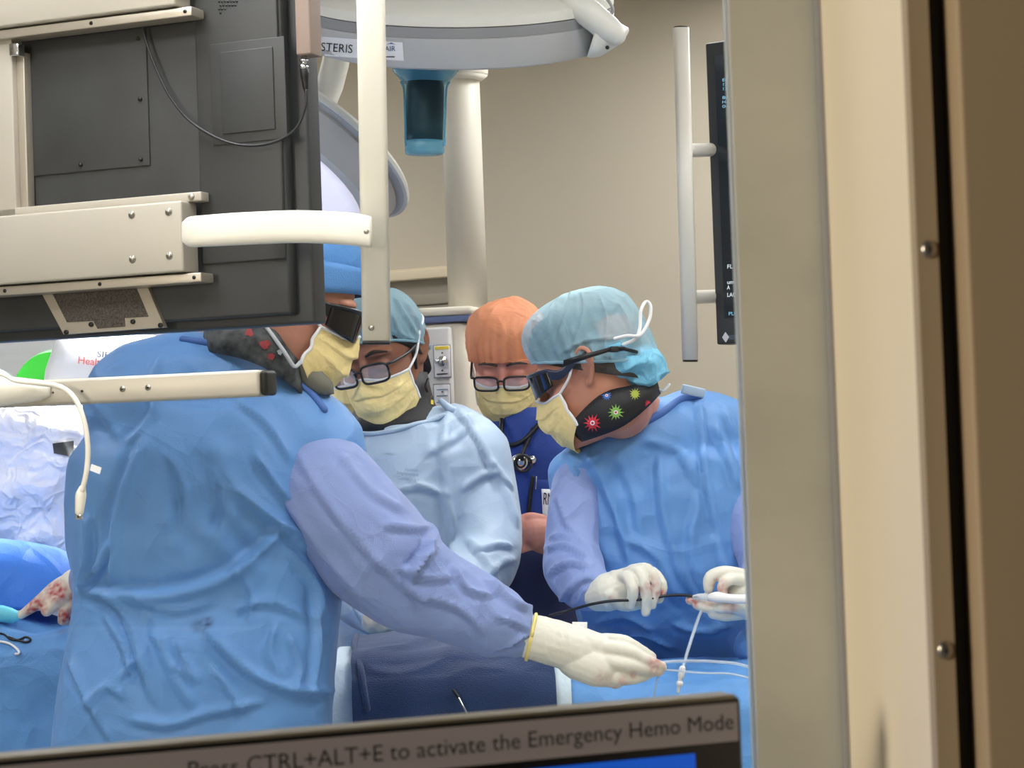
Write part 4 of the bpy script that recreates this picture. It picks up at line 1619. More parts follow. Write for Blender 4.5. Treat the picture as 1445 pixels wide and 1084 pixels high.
# left glove, bloodied, at the patient
glove('glove', [([(95, 828, 3.66), (75, 840, 3.64), (52, 853, 3.64), (30, 868, 3.65)], [.013, .012, .0105, .008]), ([(98, 838, 3.645), (80, 850, 3.63), (66, 862, 3.63)], [.0125, .012, .010]),
                ([(102, 850, 3.645), (92, 864, 3.63), (88, 876, 3.63)], [.012, .011, .009]), ([(92, 820, 3.67), (78, 828, 3.66), (58, 846, 3.65), (40, 860, 3.65)], [.012, .0115, .0105, .008]),
                ([(110, 850, 3.66), (104, 868, 3.645), (95, 877, 3.64)], [.012, .011, .009])],
      [([(122, 822, 3.66), (105, 828, 3.655), (92, 836, 3.65)], [.034, .03, .022])], pa, M['glove'], .003, 4, .0014,
      [(80, 835, 16, 1), (92, 870, 14, 1), (50, 855, 18, .9), (104, 845, 10, .7)], 2)
shoes(pa, feetA)

# ================================================================== person in the middle, pale gown
B = 4.3
bx = P(585, 900, B)
pb = thing('person', 'person in pale blue gown, black collar and glasses looking down, behind the reaching arm', 'person', (bx.x, bx.y, 0), 'surgical team')
H = Head(541, 501, B, -24, 17, -7)
feetB = [(bx.x - .12, B, 0), (bx.x + .12, B, 0)]
neckB = [P(566, 575, B), P(575, 610, B)]
armsB = [[(672, 640, 4.28), (692, 720, 4.25), (695, 790, 4.18), (652, 842, 4.07), (600, 872, 3.98)], [(500, 655, 4.29), (485, 760, 4.23), (500, 838, 4.1), (520, 874, 4.02)]]
bodyB = H.person_body(neckB, [(585, 690, B), (585, 800, B)], armsB, P(585, 960, B), feetB)
link('body', bodyB, M['skinB'], pb)
H.hair(pb, 'hairblack', .062, -.085)
for q in (-1, 1):
    link('sideburn', MB().tube(H.W([(q * .0755, -.022, .03), (q * .0765, -.018, .0), (q * .0735, -.02, -.035)]), [.004, .0055, .003], 8), M['hairblack'], pb)
H.brows(pb)
H.cap(pb, 'bouffant', .052, -.035, .134, .12, .086, .108, .008, .004, 11, gather=.03, st=[([(556, 420), (575, 450), (592, 478)], .006, 4), ([(570, 425), (590, 455), (598, 475)], .006, 4), ([(553, 440), (565, 470), (590, 480)], .006, 5), ([(552, 465), (570, 480), (588, 484)], .005, 4)])
H.glasses(pb, 'frame', .028, .0185, -.010, rim=.0026, y0=-.127)
H.mask(pb, .012, .004, 4.1)
cB = MB()
rows_loft(cB, [(526, 562, 603, B + .03, .055), (550, 536, 608, B + .025, .075), (572, 502, 614, B + .02, .082), (592, 492, 628, B + .015, .088), (608, 490, 640, B + .01, .095)], 2.1)
cBm = cB.mesh()
fix_normals(cBm)
cbo = link('neck_collar', cBm, M['collar'], pb)
tc_ = bvh(cBm)
link('yellow_tab', decal_quad(tc_, ((609, 558), (616, 560), (615, 572), (608, 570)), 3, 3, .003), M['yellow'], cbo)
link('mask_tie', MB().tube([P(604, 535, B - .02), P(601, 545, B - .03), P(603, 552, B - .03)], .003, 8), M['frame'], cbo)


def gB(mb):
    rows_loft(mb, [(600, 520, 640, B, .085), (640, 492, 690, B, .11), (690, 490, 690, B, .125), (760, 488, 688, B, .13), (820, 482, 688, B, .13), (900, 478, 692, B, .13), (1000, 475, 700, B, .14), (1300, 470, 705, B, .15)], 2.5)
    mb.tube(T([(500, 652, B), (545, 638, B), (590, 632, B), (640, 630, B), (668, 645, B)]), [.072, .072, .078, .08, .076], 24)
    mb.tube(T([(668, 645, 4.28), (684, 712, 4.25), (687, 785, 4.18), (652, 840, 4.07), (600, 872, 3.99)]), [.074, .068, .064, .052, .036], 24)
    mb.tube(T([(500, 655, 4.28), (485, 760, 4.22), (500, 836, 4.08), (528, 873, 3.99)]), [.07, .065, .053, .033], 24)

stB = [([(640, 575), (668, 610), (690, 650), (700, 690)], .010, 7), ([(632, 580), (625, 640), (632, 720), (645, 790), (648, 820)], .012, 10), ([(555, 695), (590, 688), (625, 705), (640, 760)], .010, 8),
       ([(655, 690), (680, 672), (700, 668)], .010, 7), ([(700, 670), (715, 700), (728, 740)], .008, 7), ([(690, 650), (720, 690)], .008, 6), ([(660, 760), (690, 800), (700, 830)], .009, 9),
       ([(520, 600), (516, 640), (522, 680)], .007, 7), ([(580, 680), (610, 690), (632, 700)], .008, 6), ([(670, 780), (700, 770), (720, 772)], .008, 6), ([(600, 640), (640, 620), (660, 600)], .006, 9),
       ([(665, 840), (700, 800), (725, 790)], .008, 8), ([(508, 600), (505, 660)], .006, 5), ([(500, 830), (505, 860), (520, 885)], .008, 6)]
gwB = gown_mesh(gB, .006, 8, .0075, 10, 5, stB, None, .0035)
gB_o = link('gown', gwB, M['gownlight'], pb)
tB = bvh(gwB)
link('name_patch', decal_quad(tB, ((542, 623), (562, 625), (558, 641), (537, 639)), 5, 4, .002), M['gownlight'], gB_o)
for s, a, b, h in (('Standard', (571, 664), (589, 666), 4.5), ('Impervious', (560, 669), (590, 672.5), 5), ('Contaminant', (561, 676.5), (592, 679.5), 5)):
    link('printed_lettering', decal_text(tB, s, a, b, h, .0025), M['inkgrey'], gB_o)
link('neck_binding', MB().tube([hit(tB, u, v, .002) for u, v in ((505, 612), (530, 612), (560, 607), (585, 599), (604, 595), (626, 586))], .005, 8), M['gownlight'], gB_o)
link('neck_tie', MB().tube([P(622, 566, B - .03), P(630, 573, B - .04), P(636, 578, B - .04), P(646, 578, B - .03)], [.006, .008, .009, .005], 8), M['gownlight'], gB_o)
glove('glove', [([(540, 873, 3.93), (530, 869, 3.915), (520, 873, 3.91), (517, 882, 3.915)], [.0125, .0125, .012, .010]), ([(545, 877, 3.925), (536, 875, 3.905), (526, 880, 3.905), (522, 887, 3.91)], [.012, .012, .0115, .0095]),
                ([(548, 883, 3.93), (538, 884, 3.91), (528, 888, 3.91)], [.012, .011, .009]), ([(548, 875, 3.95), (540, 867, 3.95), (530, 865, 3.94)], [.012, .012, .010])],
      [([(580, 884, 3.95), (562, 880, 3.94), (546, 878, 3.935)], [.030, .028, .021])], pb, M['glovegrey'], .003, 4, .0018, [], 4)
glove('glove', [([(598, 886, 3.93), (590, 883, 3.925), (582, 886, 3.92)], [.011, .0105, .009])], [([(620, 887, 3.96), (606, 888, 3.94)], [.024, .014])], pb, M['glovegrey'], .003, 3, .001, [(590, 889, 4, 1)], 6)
shoes(pb, feetB)

# ================================================================== person mostly hidden behind the first two
E = 4.62
ex_ = P(476, 900, E)
pe = thing('person', 'person hidden behind blue capped figure, only a yellow mask showing beside the man in glasses', 'person', (ex_.x, ex_.y, 0), 'surgical team')
H = Head(480, 512, E, 10, 18)
feetE = [(ex_.x - .1, E, 0), (ex_.x + .1, E, 0)]
link('body', H.person_body([P(478, 590, E), P(478, 615, E)], [(478, 700, E)], [[(420, 650, E), (410, 760, E), (440, 850, E - .15)], [(535, 650, E), (545, 760, E), (520, 850, E - .15)]], P(478, 950, E), feetE), M['skinB'], pe)
H.hair(pe, 'hairblack')
H.mask(pe, .014, .008, 6.3)


def gE(mb):
    rows_loft(mb, [(600, 450, 510, E, .07), (630, 425, 530, E, .1), (700, 420, 535, E, .12), (800, 420, 535, E, .12), (1200, 415, 540, E, .13)], 2.4)
    for s in (((428, 645), (412, 750), (435, 840)), ((528, 645), (543, 750), (520, 840))):
        mb.tube(T([(s[0][0], s[0][1], E), (s[1][0], s[1][1], E), (s[2][0], s[2][1], E - .13)]), [.06, .055, .045], 16)
link('gown', gown_mesh(gE, .01, 5, .005, 8, 9), M['gownlight'], pe)
shoes(pe, feetE)

# ================================================================== orange capped person
Cc = 4.8
cx = P(750, 900, Cc)
pc = thing('person', 'person in orange cap and navy scrubs with a stethoscope, standing behind the team', 'person', (cx.x, cx.y, 0), 'surgical team')
H = Head(719, 508, Cc, -10, 22, 1)
feetC = [(cx.x - .1, Cc, 0), (cx.x + .12, Cc, 0)]
neckC = [P(727, 575, Cc), P(740, 605, Cc)]
fist = MB()
for pts, rs in ((T([(815, 800, 4.72), (800, 778, 4.6), (778, 762, 4.55), (762, 758, 4.54)]), [.045, .042, .036, .034]), (T([(766, 752, 4.54), (750, 752, 4.53), (738, 756, 4.53)]), [.034, .036, .030]),
                (T([(742, 736, 4.53), (731, 738, 4.515), (724, 745, 4.52)]), [.0125, .0125, .011]), (T([(744, 747, 4.525), (730, 750, 4.508), (723, 758, 4.515)]), [.0125, .0125, .011]),
                (T([(745, 759, 4.525), (731, 763, 4.508), (725, 769, 4.515)]), [.0125, .012, .0105]), (T([(747, 770, 4.53), (735, 774, 4.515), (729, 777, 4.52)]), [.0115, .011, .0095]),
                (T([(765, 735, 4.535), (750, 731, 4.525), (737, 733, 4.525)]), [.014, .0125, .011])):
    fist.tube(pts, rs, 16)
fm_ = remesh(fist, .0032, 3)
armsC = [[(800, 640, 4.8), (830, 720, 4.78), (818, 795, 4.72), (800, 780, 4.62)], [(690, 640, 4.8), (665, 740, 4.78), (690, 800, 4.66)]]
bodyC = H.person_body(neckC, [(745, 690, Cc), (745, 790, Cc)], armsC, P(748, 930, Cc), feetC, extra=[fm_])
link('body', bodyC, M['skinC'], pc)
H.brows(pc, 'hairgrey')
H.hair(pc, 'hairgrey', .085, -.06)
H.cap(pc, 'orange', .034, -.03, .136, .12, .087, .11, .006, .0055, 21, gather=.035, wscale=17)
H.glasses(pc, 'frame', .0275, .016, -.011, rim=.0025, y0=-.126)
H.mask(pc, .006, .004, 8.7)


def gC(mb):
    rows_loft(mb, [(575, 706, 772, Cc, .07), (600, 690, 800, Cc, .095), (640, 680, 812, Cc, .115), (700, 682, 820, Cc, .12), (790, 682, 822, Cc, .12), (850, 680, 824, Cc, .122)], 2.4)
    mb.tube(T([(700, 624, Cc), (735, 606, Cc), (780, 610, Cc), (805, 635, Cc)]), [.058, .06, .06, .058], 20)
    mb.tube(T([(694, 632, Cc), (672, 690, Cc), (665, 740, Cc)]), [.058, .056, .056], 18)
    mb.tube(T([(806, 640, Cc), (828, 700, Cc), (832, 745, Cc)]), [.058, .056, .056], 18)
sc_o = gown_mesh(gC, .0075, 6, .004, 8, 14, [([(710, 580), (735, 640), (755, 690)], .006, 7), ([(760, 590), (750, 640)], .006, 7), ([(725, 680), (735, 740)], .006, 7)])
scr = link('scrub_top', sc_o, M['scrub'], pc)
tC = bvh(sc_o)
def gC2(mb):
    rows_loft(mb, [(770, 684, 820, Cc - .004, .124), (850, 682, 822, Cc - .004, .126), (1000, 682, 824, Cc, .13), (1150, 690, 818, Cc, .12)], 2.4)
    for f_ in feetC:
        mb.tube([P(750, 1080, Cc) + V(((f_[0] - cx.x) * .6, 0, 0)), V((f_[0], f_[1], .08))], [.09, .07], 18)
link('scrub_trousers', gown_mesh(gC2, .011, 5, .004, 8, 15), M['navy'], pc)
shoes(pc, feetC)
# pocket with pen and the badge
pk = link('pocket', decal_quad(tC, ((748, 676), (790, 678), (788, 745), (744, 742)), 8, 8, .004), M['scrub'], scr, True, .002)
link('pen', MB().tube([hit(tC, 752, 674, .008), hit(tC, 748, 700, .010), hit(tC, 746, 731, .010)], .0042, 10), M['black'], pk)
link('pen_clip', MB().tube([hit(tC, 757, 673, .010), hit(tC, 756, 690, .010)], .0015, 8), M['chrome'], pk)
bd = link('identity_badge', decal_quad(tC, ((764, 690), (790, 691), (790, 734), (766, 730)), 6, 6, .007), M['label'], scr, True, .001)
link('badge_lettering', decal_text(tC, 'RN', (765.5, 712), (779, 713), 18, .009), M['ink'], bd)
# stethoscope rests on the person: own thing
stt = thing('stethoscope', 'black stethoscope hanging round the neck of orange capped person', 'stethoscope', hit(tC, 738, 650, .01))
link('tubing', MB().tube([P(708, 578, Cc + .02), hit(tC, 708, 592, .006), hit(tC, 708, 612, .007), hit(tC, 718, 628, .008), hit(tC, 738, 622, .008), hit(tC, 756, 604, .008), hit(tC, 766, 590, .008), P(772, 572, Cc + .02)], .0055, 10, 5), M['tube'], stt)
link('tubing', MB().tube([hit(tC, 752, 606, .008), hit(tC, 745, 622, .01), hit(tC, 738, 638, .012), hit(tC, 737, 648, .012)], .005, 10), M['tube'], stt)
q = MB()
for (u, v) in ((733, 652),):
    c = hit(tC, u, v, .012)
    q.cyl(c, c - FWD * .008, .02, .018, 24)
    q.cyl(c + V((.028, 0, .004)), c + V((.028, -.008, .004)), .010, .008, 20)
ch = link('chest_piece', q, M['chrome'], stt)
c = hit(tC, 738, 654, .012)
link('chest_ring', MB().tube([c + (RIGHT * math.cos(t) + UP * math.sin(t)) * .018 - FWD * .009 for t in [2 * math.pi * k / 20 for k in range(21)]], .003, 8, 1, False), M['black'], ch)

# ================================================================== person at right in floral germ collar
D = 4.05
dx = P(930, 1000, D)
pd = thing('person', 'person in blue bouffant cap and germ print collar, holding a catheter at right', 'person', (dx.x, dx.y, 0), 'surgical team')
H = Head(835, 521, 3.93, -109, 18, 2)
feetD = [(dx.x - .1, D + .14, 0), (dx.x + .14, D + .15, 0)]
neckD = [P(890, 582, 4.0), P(950, 635, 4.1)]
armsD = [[(815, 685, 4.0), (806, 760, 3.95), (806, 802, 3.9), (832, 828, 3.85), (856, 835, 3.82)], [(1040, 660, 4.08), (1062, 740, 4.02), (1085, 800, 3.92), (1050, 832, 3.84)]]
bodyD = H.person_body(neckD, [(935, 690, D + .03), (935, 800, D + .03)], armsD, P(935, 960, D + .08), feetD, .054)
link('body', bodyD, M['skinD'], pd)
H.hair(pd, 'hairgrey', .055, -.06)
mcap = H.cap(pd, 'bouffant', .050, -.028, .146, .12, .088, .112, .012, .004, 31, gather=.03, st=[([(806, 412), (796, 450), (782, 496)], .007, 4), ([(820, 412), (822, 440), (806, 498)], .006, 4), ([(780, 430), (772, 460), (768, 490)], .006, 4), ([(845, 415), (855, 450), (852, 490)], .006, 4), ([(760, 445), (755, 475)], .005, 4), ([(870, 425), (885, 450), (890, 475)], .006, 5), ([(790, 500), (830, 480), (880, 478)], .006, 5)])
bun = MB()
for (u, v, d, r1, r2, r3) in ((882, 512, 3.905, .046, .075, .034), (903, 514, 3.905, .045, .07, .036), (925, 520, 3.92, .024, .05, .028), (905, 532, 3.91, .042, .062, .020), (866, 491, 3.9, .045, .075, .014)):
    bun.ell(P(u, v, d), r1, r2, r3)
bme = remesh(bun, .0045, 6)
wrinkle(bme, .009, 20, (1, 1, 1), .003, 50, seed=8)
link('cap_bun', bme, M['bun'], mcap)
H.wrap_glasses(pd, 'navyframe', .008, False, h=.024, lensm='smoke')
st_ = MB()
rings = []
for (u, v, d, hh) in ((795, 513, 3.83, 5), (830, 502, 3.815, 4), (858, 494, 3.815, 3.2), (880, 492, 3.825, 3.2), (900, 497, 3.85, 2.5), (915, 505, 3.92, 2.5)):
    c = P(u, v, d)
    rings.append([c + UP * hh * d / FOC * math.sin(t) + FWD * .003 * math.cos(t) for t in [2 * math.pi * k / 12 for k in range(12)]])
so = link('glasses_strap', st_.loft(rings), M['frame'], pd)
link('strap_slider', MB().box(P(867, 493, 3.81), .016, .007, .011, None, .002), M['frame'], so)
H.mask(pd, .0, .008, 3.4, 'short')
tie = MB().tube([P(868, 478, 3.82), P(885, 474, 3.81), P(903, 473, 3.82), P(916, 452, 3.84), P(918, 432, 3.85), P(911, 426, 3.85), P(904, 440, 3.84), P(903, 462, 3.83), P(897, 478, 3.82), P(880, 486, 3.82)], .0032, 8)
link('mask_bow', tie, M['masktrim'], mcap)
cl = band([(800, 606), (830, 572), (856, 553), (890, 545), (926, 537)], [(818, 624), (862, 609), (884, 598), (908, 579), (931, 556)], 3.94, .092, 'neck_collar', M['collar'], pd, .004, .012)
dg = bpy.context.evaluated_depsgraph_get()
tcl = bvh(cl.data)
def germ(cu, cv, r, m_, seed, eye=True):
    rnd = random.Random(seed)
    pts, n = [(cu, cv)], 36
    for k in range(n):
        t = 2 * math.pi * k / n
        q = r * (1.25 + .35 * rnd.random() if k % 3 == 0 else .8)
        pts.append((cu + q * math.cos(t), cv + q * math.sin(t) * 1.05))
    o = link('printed_germ', decal(tcl, pts, [(0, k + 1, (k + 1) % n + 1) for k in range(n)], .0035), m_, cl, False)
    if eye:
        ring = lambda rr: [(cu, cv)] + [(cu + rr * math.cos(2 * math.pi * k / 14), cv + rr * math.sin(2 * math.pi * k / 14)) for k in range(14)]
        fs = [(0, k + 1, (k + 1) % 14 + 1) for k in range(14)]
        link('germ_eye', decal(tcl, ring(r * .38), fs, .0045), M['label'], o, False)
        link('germ_pupil', decal(tcl, ring(r * .2), fs, .0052), M['germred'], o, False)
germ(836, 597, 9, M['germred'], 1)
germ(869, 582, 8, M['germgreen'], 2)
germ(896, 556, 6, M['germolive'], 3, False)
germ(856, 558, 5.5, M['germblue'], 4)
germ(915, 570, 4, M['germred'], 5, False)
link('collar_tie', MB().tube([P(928, 549, 3.93), P(936, 551, 3.92), P(944, 543, 3.92)], .003, 8), M['masktrim'], cl)


def gD(mb):
    rows_loft(mb, [(610, 850, 1040, D + .02, .08), (650, 800, 1080, D, .115), (700, 792, 1082, D, .13), (760, 800, 1085, D, .135), (820, 806, 1088, D, .135), (880, 815, 1090, D + .03, .125), (940, 822, 1092, D + .075, .105), (1100, 815, 1100, D + .08, .105), (1400, 810, 1110, D + .08, .11)], 2.5)
    mb.tube(T([(820, 674, 4.0), (875, 648, 4.01), (932, 627, 4.03), (985, 622, 4.07), (1035, 632, 4.1), (1068, 650, 4.1)]), [.062, .075, .088, .1, .092, .08], 26)

stD = [([(820, 630), (850, 680), (875, 740), (890, 800)], .012, 11), ([(805, 650), (830, 720), (855, 790)], .012, 10), ([(985, 560), (992, 640), (1000, 700), (1015, 760)], .011, 9), ([(1005, 600), (1025, 640), (1040, 690)], .010, 9),
       ([(870, 640), (895, 700), (905, 760)], .008, 14), ([(930, 640), (935, 720), (960, 800), (990, 850)], .012, 11), ([(880, 760), (930, 790), (955, 850)], .010, 10), ([(985, 700), (975, 780), (1000, 840)], .010, 11),
       ([(840, 880), (880, 870), (920, 890)], .012, 9), ([(860, 905), (900, 895), (950, 915)], .012, 8), ([(950, 880), (985, 890), (1030, 880)], .010, 8), ([(800, 640), (825, 655), (850, 640)], .010, 7),
       ([(1020, 580), (1040, 620), (1052, 660)], .008, 8), ([(905, 620), (960, 640), (990, 690)], .007, 12), ([(1010, 760), (1025, 820), (1020, 880)], .010, 9)]
gwD = gown_mesh(gD, .006, 8, .0075, 10, 17, stD, None, .0035)
stain(gwD, [])
gD_o = link('gown', gwD, M['gown'], pd)
tD = bvh(gwD)
link('neck_binding', MB().tube([hit(tD, u, v, .003) for u, v in ((822, 622), (845, 616), (875, 608), (905, 598), (935, 582), (962, 563), (990, 547))], .0075, 8), M['binding'], gD_o)
link('neck_tab', MB().box(P(978, 552, 3.99), .045, .006, .018, Matrix.Rotation(.25, 3, 'Y'), .003), M['gownlight'], gD_o)
sR = gown_mesh(lambda mb: mb.tube(T([(812, 672, 3.98), (809, 720, 3.95), (807, 765, 3.925), (810, 800, 3.89), (825, 824, 3.85), (848, 836, 3.83)]), [.044, .05, .052, .058, .05, .036], 24), .006, 5, .0045, 12, 19,
               [([(770, 775), (800, 770), (830, 790)], .010, 7), ([(775, 810), (800, 795), (830, 800)], .010, 7), ([(790, 850), (815, 820), (840, 815)], .009, 7), ([(785, 700), (800, 740), (825, 770)], .007, 7), ([(775, 760), (795, 755), (810, 765)], .008, 6)])
link('sleeve', sR, M['sleeve'], gD_o)
sL = gown_mesh(lambda mb: mb.tube(T([(1052, 668, 4.06), (1062, 730, 3.98), (1085, 790, 3.9), (1072, 818, 3.85)]), [.075, .062, .055, .038], 24), .0065, 5, .0045, 12, 23)
link('sleeve', sL, M['sleeve'], gD_o)
DG = 3.8
g1 = glove('glove', [([(876, 815, DG - .015), (886, 815, DG - .035), (893, 834, DG - .045), (889, 855, DG - .035)], [.0105, .0105, .010, .0085]),
                     ([(886, 808, DG - .01), (900, 806, DG - .03), (911, 830, DG - .04), (911, 864, DG - .03)], [.0105, .0105, .010, .0085]),
                     ([(892, 804, DG), (914, 803, DG - .02), (926, 826, DG - .028), (920, 854, DG - .025)], [.0102, .0102, .0098, .0082]),
                     ([(896, 804, DG + .015), (922, 808, DG), (935, 828, DG - .01), (930, 846, DG - .015)], [.0095, .0098, .0092, .008]),
                     ([(862, 840, DG - .02), (880, 852, DG - .01), (905, 850, DG - .005), (928, 843, DG - .005)], [.015, .014, .012, .0095])],
           [([(845, 840, DG + .015), (860, 835, DG + .005), (885, 822, DG)], [.030, .035, .028]), ([(872, 825, DG), (895, 815, DG)], [.028, .018])], pd, M['glove'], .0022, 1, .0012,
           [(932, 838, 8, .8), (920, 828, 11, .55), (905, 835, 8, .3), (924, 815, 7, .3), (862, 846, 5, .4)], 9)
g2 = glove('glove', [([(1040, 850, DG), (1018, 848, DG - .02), (996, 846, DG - .025), (974, 847, DG - .02)], [.0125, .012, .011, .009]), ([(1040, 858, DG - .01), (1020, 858, DG - .03), (1000, 857, DG - .03), (984, 854, DG - .025)], [.0125, .012, .011, .009]),
                     ([(1042, 866, DG - .01), (1024, 868, DG - .028), (1006, 866, DG - .028)], [.012, .0115, .0095]),
                     ([(1048, 812, DG - .01), (1022, 808, DG - .025), (1003, 815, DG - .03), (1000, 830, DG - .03)], [.0125, .013, .0125, .010]), ([(1052, 820, DG - .02), (1032, 818, DG - .04), (1020, 826, DG - .042), (1020, 838, DG - .04)], [.0105, .0105, .010, .0085]),
                     ([(1050, 860, DG - .02), (1032, 856, DG - .045), (1016, 858, DG - .045)], [.014, .012, .0095])],
           [([(1085, 818, DG + .03), (1062, 832, DG), (1040, 840, DG)], [.035, .036, .03]), ([(1052, 855, DG), (1030, 862, DG)], [.026, .018])], pd, M['glove'], .0022, 1, .0012,
           [(978, 848, 10, .8), (1015, 828, 12, .5), (1030, 858, 10, .45), (1000, 848, 12, .35), (1024, 835, 8, .5)], 10)
shoes(pd, feetD)

# ================================================================== operating table, drapes, towel
TX0, TX1 = -1.75, .72
tb = thing('operating_table', 'operating table under the blue drapes between the gowned people', 'table', (-.4, 3.78, 0))
link('table_top', MB().box(((TX0 + TX1) / 2, 3.795, .92), TX1 - TX0, .31, .06, None, .012), M['lampgrey'], tb)
link('pedestal', MB().box((-.4, 3.78, .47), .42, .28, .86, None, .03), M['lampgrey'], tb)
link('base', MB().box((-.4, 3.78, .04), 1.1, .34, .08, None, .02), M['lampgrey'], tb)
PROF = [(3.99, .62), (3.985, .93), (3.955, .965), (3.85, .972), (3.72, .97), (3.65, .962), (3.615, .93), (3.60, .8), (3.59, .5)]


def ss(x, a, b):
    t = min(1, max(0, (x - a) / (b - a)))
    return t * t * (3 - 2 * t)


def drape_h(x):
    return .038 * ss(x, -.55, -.32) * (1 - ss(x, .05, .2)) + .116 * (1 - ss(x, -.75, -.5))


def prof_pt(q, x, lift, prof=PROF):
    q = min(max(q, 0), 1) * (len(prof) - 1)
    i = min(int(q), len(prof) - 2)
    t = q - i
    y = prof[i][0] * (1 - t) + prof[i + 1][0] * t
    z = prof[i][1] * (1 - t) + prof[i + 1][1] * t
    k = ss(z, .8, .95)
    return V((x, y, z + drape_h(x) * k + 0))


def sheet(x0, x1, q0, q1, lift, nx, nq, fold=.006, seed=0, slant=0, left=0):
    def f(a, b):
        x = x0 + (x1 - x0) * a
        q = q0 + (q1 - q0) * b
        p = prof_pt(q, x, lift)
        e = .004
        pa_, pb_ = prof_pt(q - e, x, 0), prof_pt(q + e, x, 0)
        t = (pb_ - pa_)
        fold_ = fold * (1 + left * (1 - ss(x, -.8, -.55)))
        n = V((0, t.z, -t.y))
        if n.length < 1e-9:
            n = V((0, 0, 1))
        n.normalize()
        if n.z < -.2 or (n.y > .3 and q > .5):
            n = -n
        w = noise.noise(V((x * 5 + seed, q * 3, seed))) * fold_ + (.5 - abs(noise.noise(V((x * 9 - seed, q * 7, seed * 2))))) * fold_ * 1.2 + .4 * fold_ * (.5 - noise.voronoi(V((x * 14 + seed, q * 10, 0)))[0][0])
        p = p + n * (lift + max(w, -lift * .5))
        p.x += slant * (q - q0)
        return p
    mb = MB().grid(f, nx, nq)
    me = smooth_mesh(mb.mesh(), 2)
    fix_normals(me)
    return me

o = link('table_drape', sheet(TX0 - .1, TX1 + .06, 0, 1, .012, 260, 110, .008, 3, 0, 1.6), M['drape'], None, True, .002)
tag(o, 'wide blue surgical drape spread over the operating table', 'drape')
x0, x1 = P(462, 950, 3.6).x, P(806, 950, 3.6).x
o = link('absorbent_pad', sheet(x0, x1, .36, .96, .026, 60, 60, .002, 8), M['pad'], None, True, .003)
tag(o, 'pale blue white absorbent pad hanging under the navy towel', 'pad')
x0, x1 = P(486, 950, 3.57).x, P(774, 950, 3.57).x
tw = sheet(x0, x1, .35, .965, .043, 130, 110, .011, 12, .03)
o = link('surgical_towel', tw, M['towel'], None, True, .005)
tag(o, 'navy blue cotton towel draped over the table edge below the reaching arm', 'towel')
tt = bvh(tw)
link('towel_hem', MB().tube([hit(tt, u, v, .003) for u, v in ((490, 893), (500, 912), (508, 940), (513, 970), (518, 1000))], .006, 8), M['towel'], o)
ins = thing('probe', 'thin steel probe with dark tip lying on the navy towel', 'instrument', hit(tt, 650, 990, .01))
link('shaft', MB().tube([hit(tt, 647, 985, .012), P(663, 1015, 3.5)], .0024, 10), M['steelbar'], ins)
link('tip', MB().tube([hit(tt, 640, 975, .008), hit(tt, 647, 985, .012)], .0028, 10), M['black'], ins)

# patient mound at left
def gP(mb):
    mb.tube(T([(-160, 850, 3.86), (-20, 852, 3.86), (60, 860, 3.86), (110, 890, 3.86)]), [.14, .125, .12, .09], 28)
me = gown_mesh(gP, .009, 6, .012, 7, 33, None, None, .003)
for v in me.vertices:
    v.co.z = max(v.co.z, 1.13 - .02 * (v.co.y < 3.7))
o = link('patient_drape', me, M['drapelight'])
tag(o, 'bright blue drape over the patient at the left edge', 'drape')
tdr = bpy.data.objects['table_drape']
bpy.context.view_layer.update()
tp = bvh(tdr.data)
wr_ = thing('lead_wire', 'thin black and white lead wires coiled on the crumpled drape at left', 'wire', hit(tp, 20, 900, .004))
link('black_lead', MB().tube([hit(tp, u, v, .005) for u, v in ((-10, 893), (5, 895), (14, 902), (26, 903), (36, 899), (43, 902), (38, 906), (26, 904), (12, 899))], .0018, 8), M['black'], wr_)
link('white_lead', MB().tube([hit(tp, u, v, .005) for u, v in ((-5, 905), (12, 908), (24, 916), (27, 922), (22, 923))], .0022, 8), M['hub'], wr_)
me = remesh(MB().tube(T([(-20, 866, 3.7), (2, 866, 3.7), (20, 870, 3.7)]), [.015, .013, .009], 16), .005, 4)
wrinkle(me, .005, 24)
o = link('cloth_strip', me, mat('cyan_cloth', (110, 215, 235), .6))
tag(o, 'small cyan cloth strip at the left edge beside the red stained glove', 'cloth')

# ================================================================== catheter, tubing
ct = thing('catheter', 'black catheter with white hub held between two gloved hands at right', 'catheter', P(900, 850, 3.8))
link('catheter_shaft', MB().tube(T([(776, 869, 3.77), (805, 861, 3.765), (838, 852, 3.755), (866, 848, 3.75), (895, 847, 3.755), (918, 845, 3.765), (940, 841, 3.775), (965, 840, 3.775), (984, 843, 3.77)]), .0026, 10), M['tube'], ct)
link('hub', MB().tube(T([(1004, 843, 3.745), (1012, 843, 3.742), (1030, 845, 3.74), (1060, 846, 3.74), (1078, 846, 3.74)]), [.0075, .0098, .0082, .0085, .0085], 16), M['hub'], ct)
link('hub_neck', MB().tube(T([(980, 843, 3.765), (990, 842, 3.758), (1008, 844, 3.747)]), [.0045, .006, .0065], 14), M['clear'], ct)
fl = thing('flush_line', 'thin clear flush line with white stopcock hanging below the gloved hands', 'tube', P(960, 960, 3.7))
link('line', MB().tube(T([(992, 858, 3.775), (985, 874, 3.75), (978, 895, 3.70), (970, 920, 3.63), (963, 945, 3.54)]), .003, 10), M['clear'], fl)
q = MB().tube(T([(963, 944, 3.53), (961, 954, 3.53)]), .0055, 12)
q.tube(T([(961, 954, 3.53), (959, 962, 3.53)]), .0035, 12)
q.ell(P(959, 965, 3.53), .006, .006, .006)
q.tube(T([(958, 966, 3.53), (957, 976, 3.53)]), .0028, 12)
link('stopcock', q, M['hub'], fl)
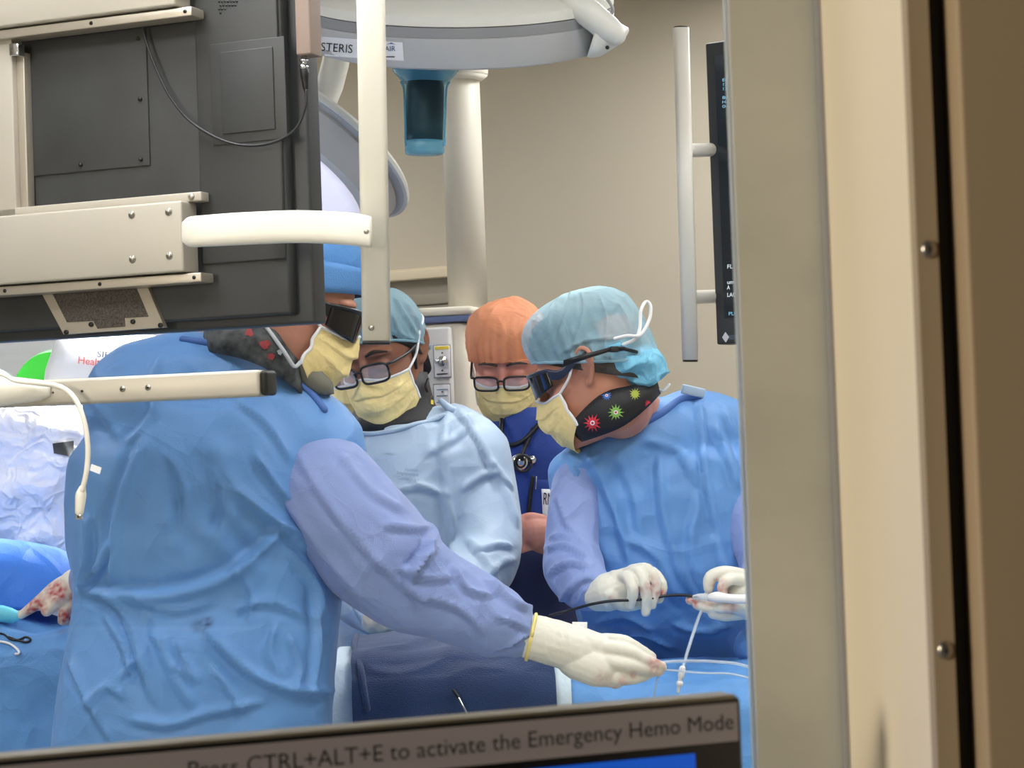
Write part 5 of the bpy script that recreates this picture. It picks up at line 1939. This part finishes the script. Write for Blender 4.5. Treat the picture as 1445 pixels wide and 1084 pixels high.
lp = thing('guide_line', 'looped clear plastic line pinched by the outstretched glove', 'tube', P(940, 940, 3.4))
link('line', MB().tube(T([(915, 942, 3.4), (935, 935, 3.41), (970, 933, 3.45), (1010, 934, 3.5), (1045, 938, 3.52), (1066, 948, 3.52), (1085, 965, 3.5)]), .0026, 10), M['clear'], lp)
link('line', MB().tube(T([(918, 946, 3.4), (945, 946, 3.42), (990, 950, 3.46), (1030, 951, 3.5), (1060, 958, 3.5), (1095, 972, 3.5)]), .0018, 10), M['clear'], lp)
link('line', MB().tube(T([(932, 945, 3.41), (926, 965, 3.44), (922, 990, 3.48)]), .0018, 10), M['clear'], lp)
# rolled cloth at the right edge, and instrument tray under it
me = remesh(MB().tube(T([(1052, 915, 3.86), (1060, 905, 3.86), (1085, 910, 3.86)]), [.02, .024, .026], 16), .004, 3)
wrinkle(me, .006, 22)
o = link('rolled_cloth', me, M['gown'])
stain(me, [])
tag(o, 'small rolled blue cloth on the drape beside the steel window frame', 'cloth')

# ================================================================== light
def area(name, loc, size, energy, col, target=None, spot=None):
    ld = bpy.data.lights.new(name, 'SPOT' if spot else 'AREA')
    ld.energy = energy
    ld.color = col
    if spot:
        ld.spot_size = math.radians(spot)
        ld.spot_blend = .5
        ld.shadow_soft_size = size
    else:
        ld.size = size
    o = bpy.data.objects.new(name, ld)
    o.location = loc
    if target is not None:
        o.rotation_euler = (V(target) - V(loc)).to_track_quat('-Z', 'Y').to_euler()
    COL.objects.link(o)
    return o

area('surgical_spot', C2 - a2 * .12, .15, 330, (.92, .94, 1), P(10, 660, 4.3), 62)
area('main_light_spot', CS - ax * .06 + V((.12, -.05, -.08)), .12, 26, (1, .97, .93), P(800, 900, 3.9), 62)
area('control_room_lamp', (-1.9, -.3, 1.8), .5, 38, (1, .89, .74), (.3, .8, 1.3))  # unseen fill added to brighten the jamb and the control-room wall
w = bpy.data.worlds.new('world')
SC.world = w
w.use_nodes = True
w.node_tree.nodes['Background'].inputs[0].default_value = (.9, .8, .65, 1)
w.node_tree.nodes['Background'].inputs[1].default_value = .03
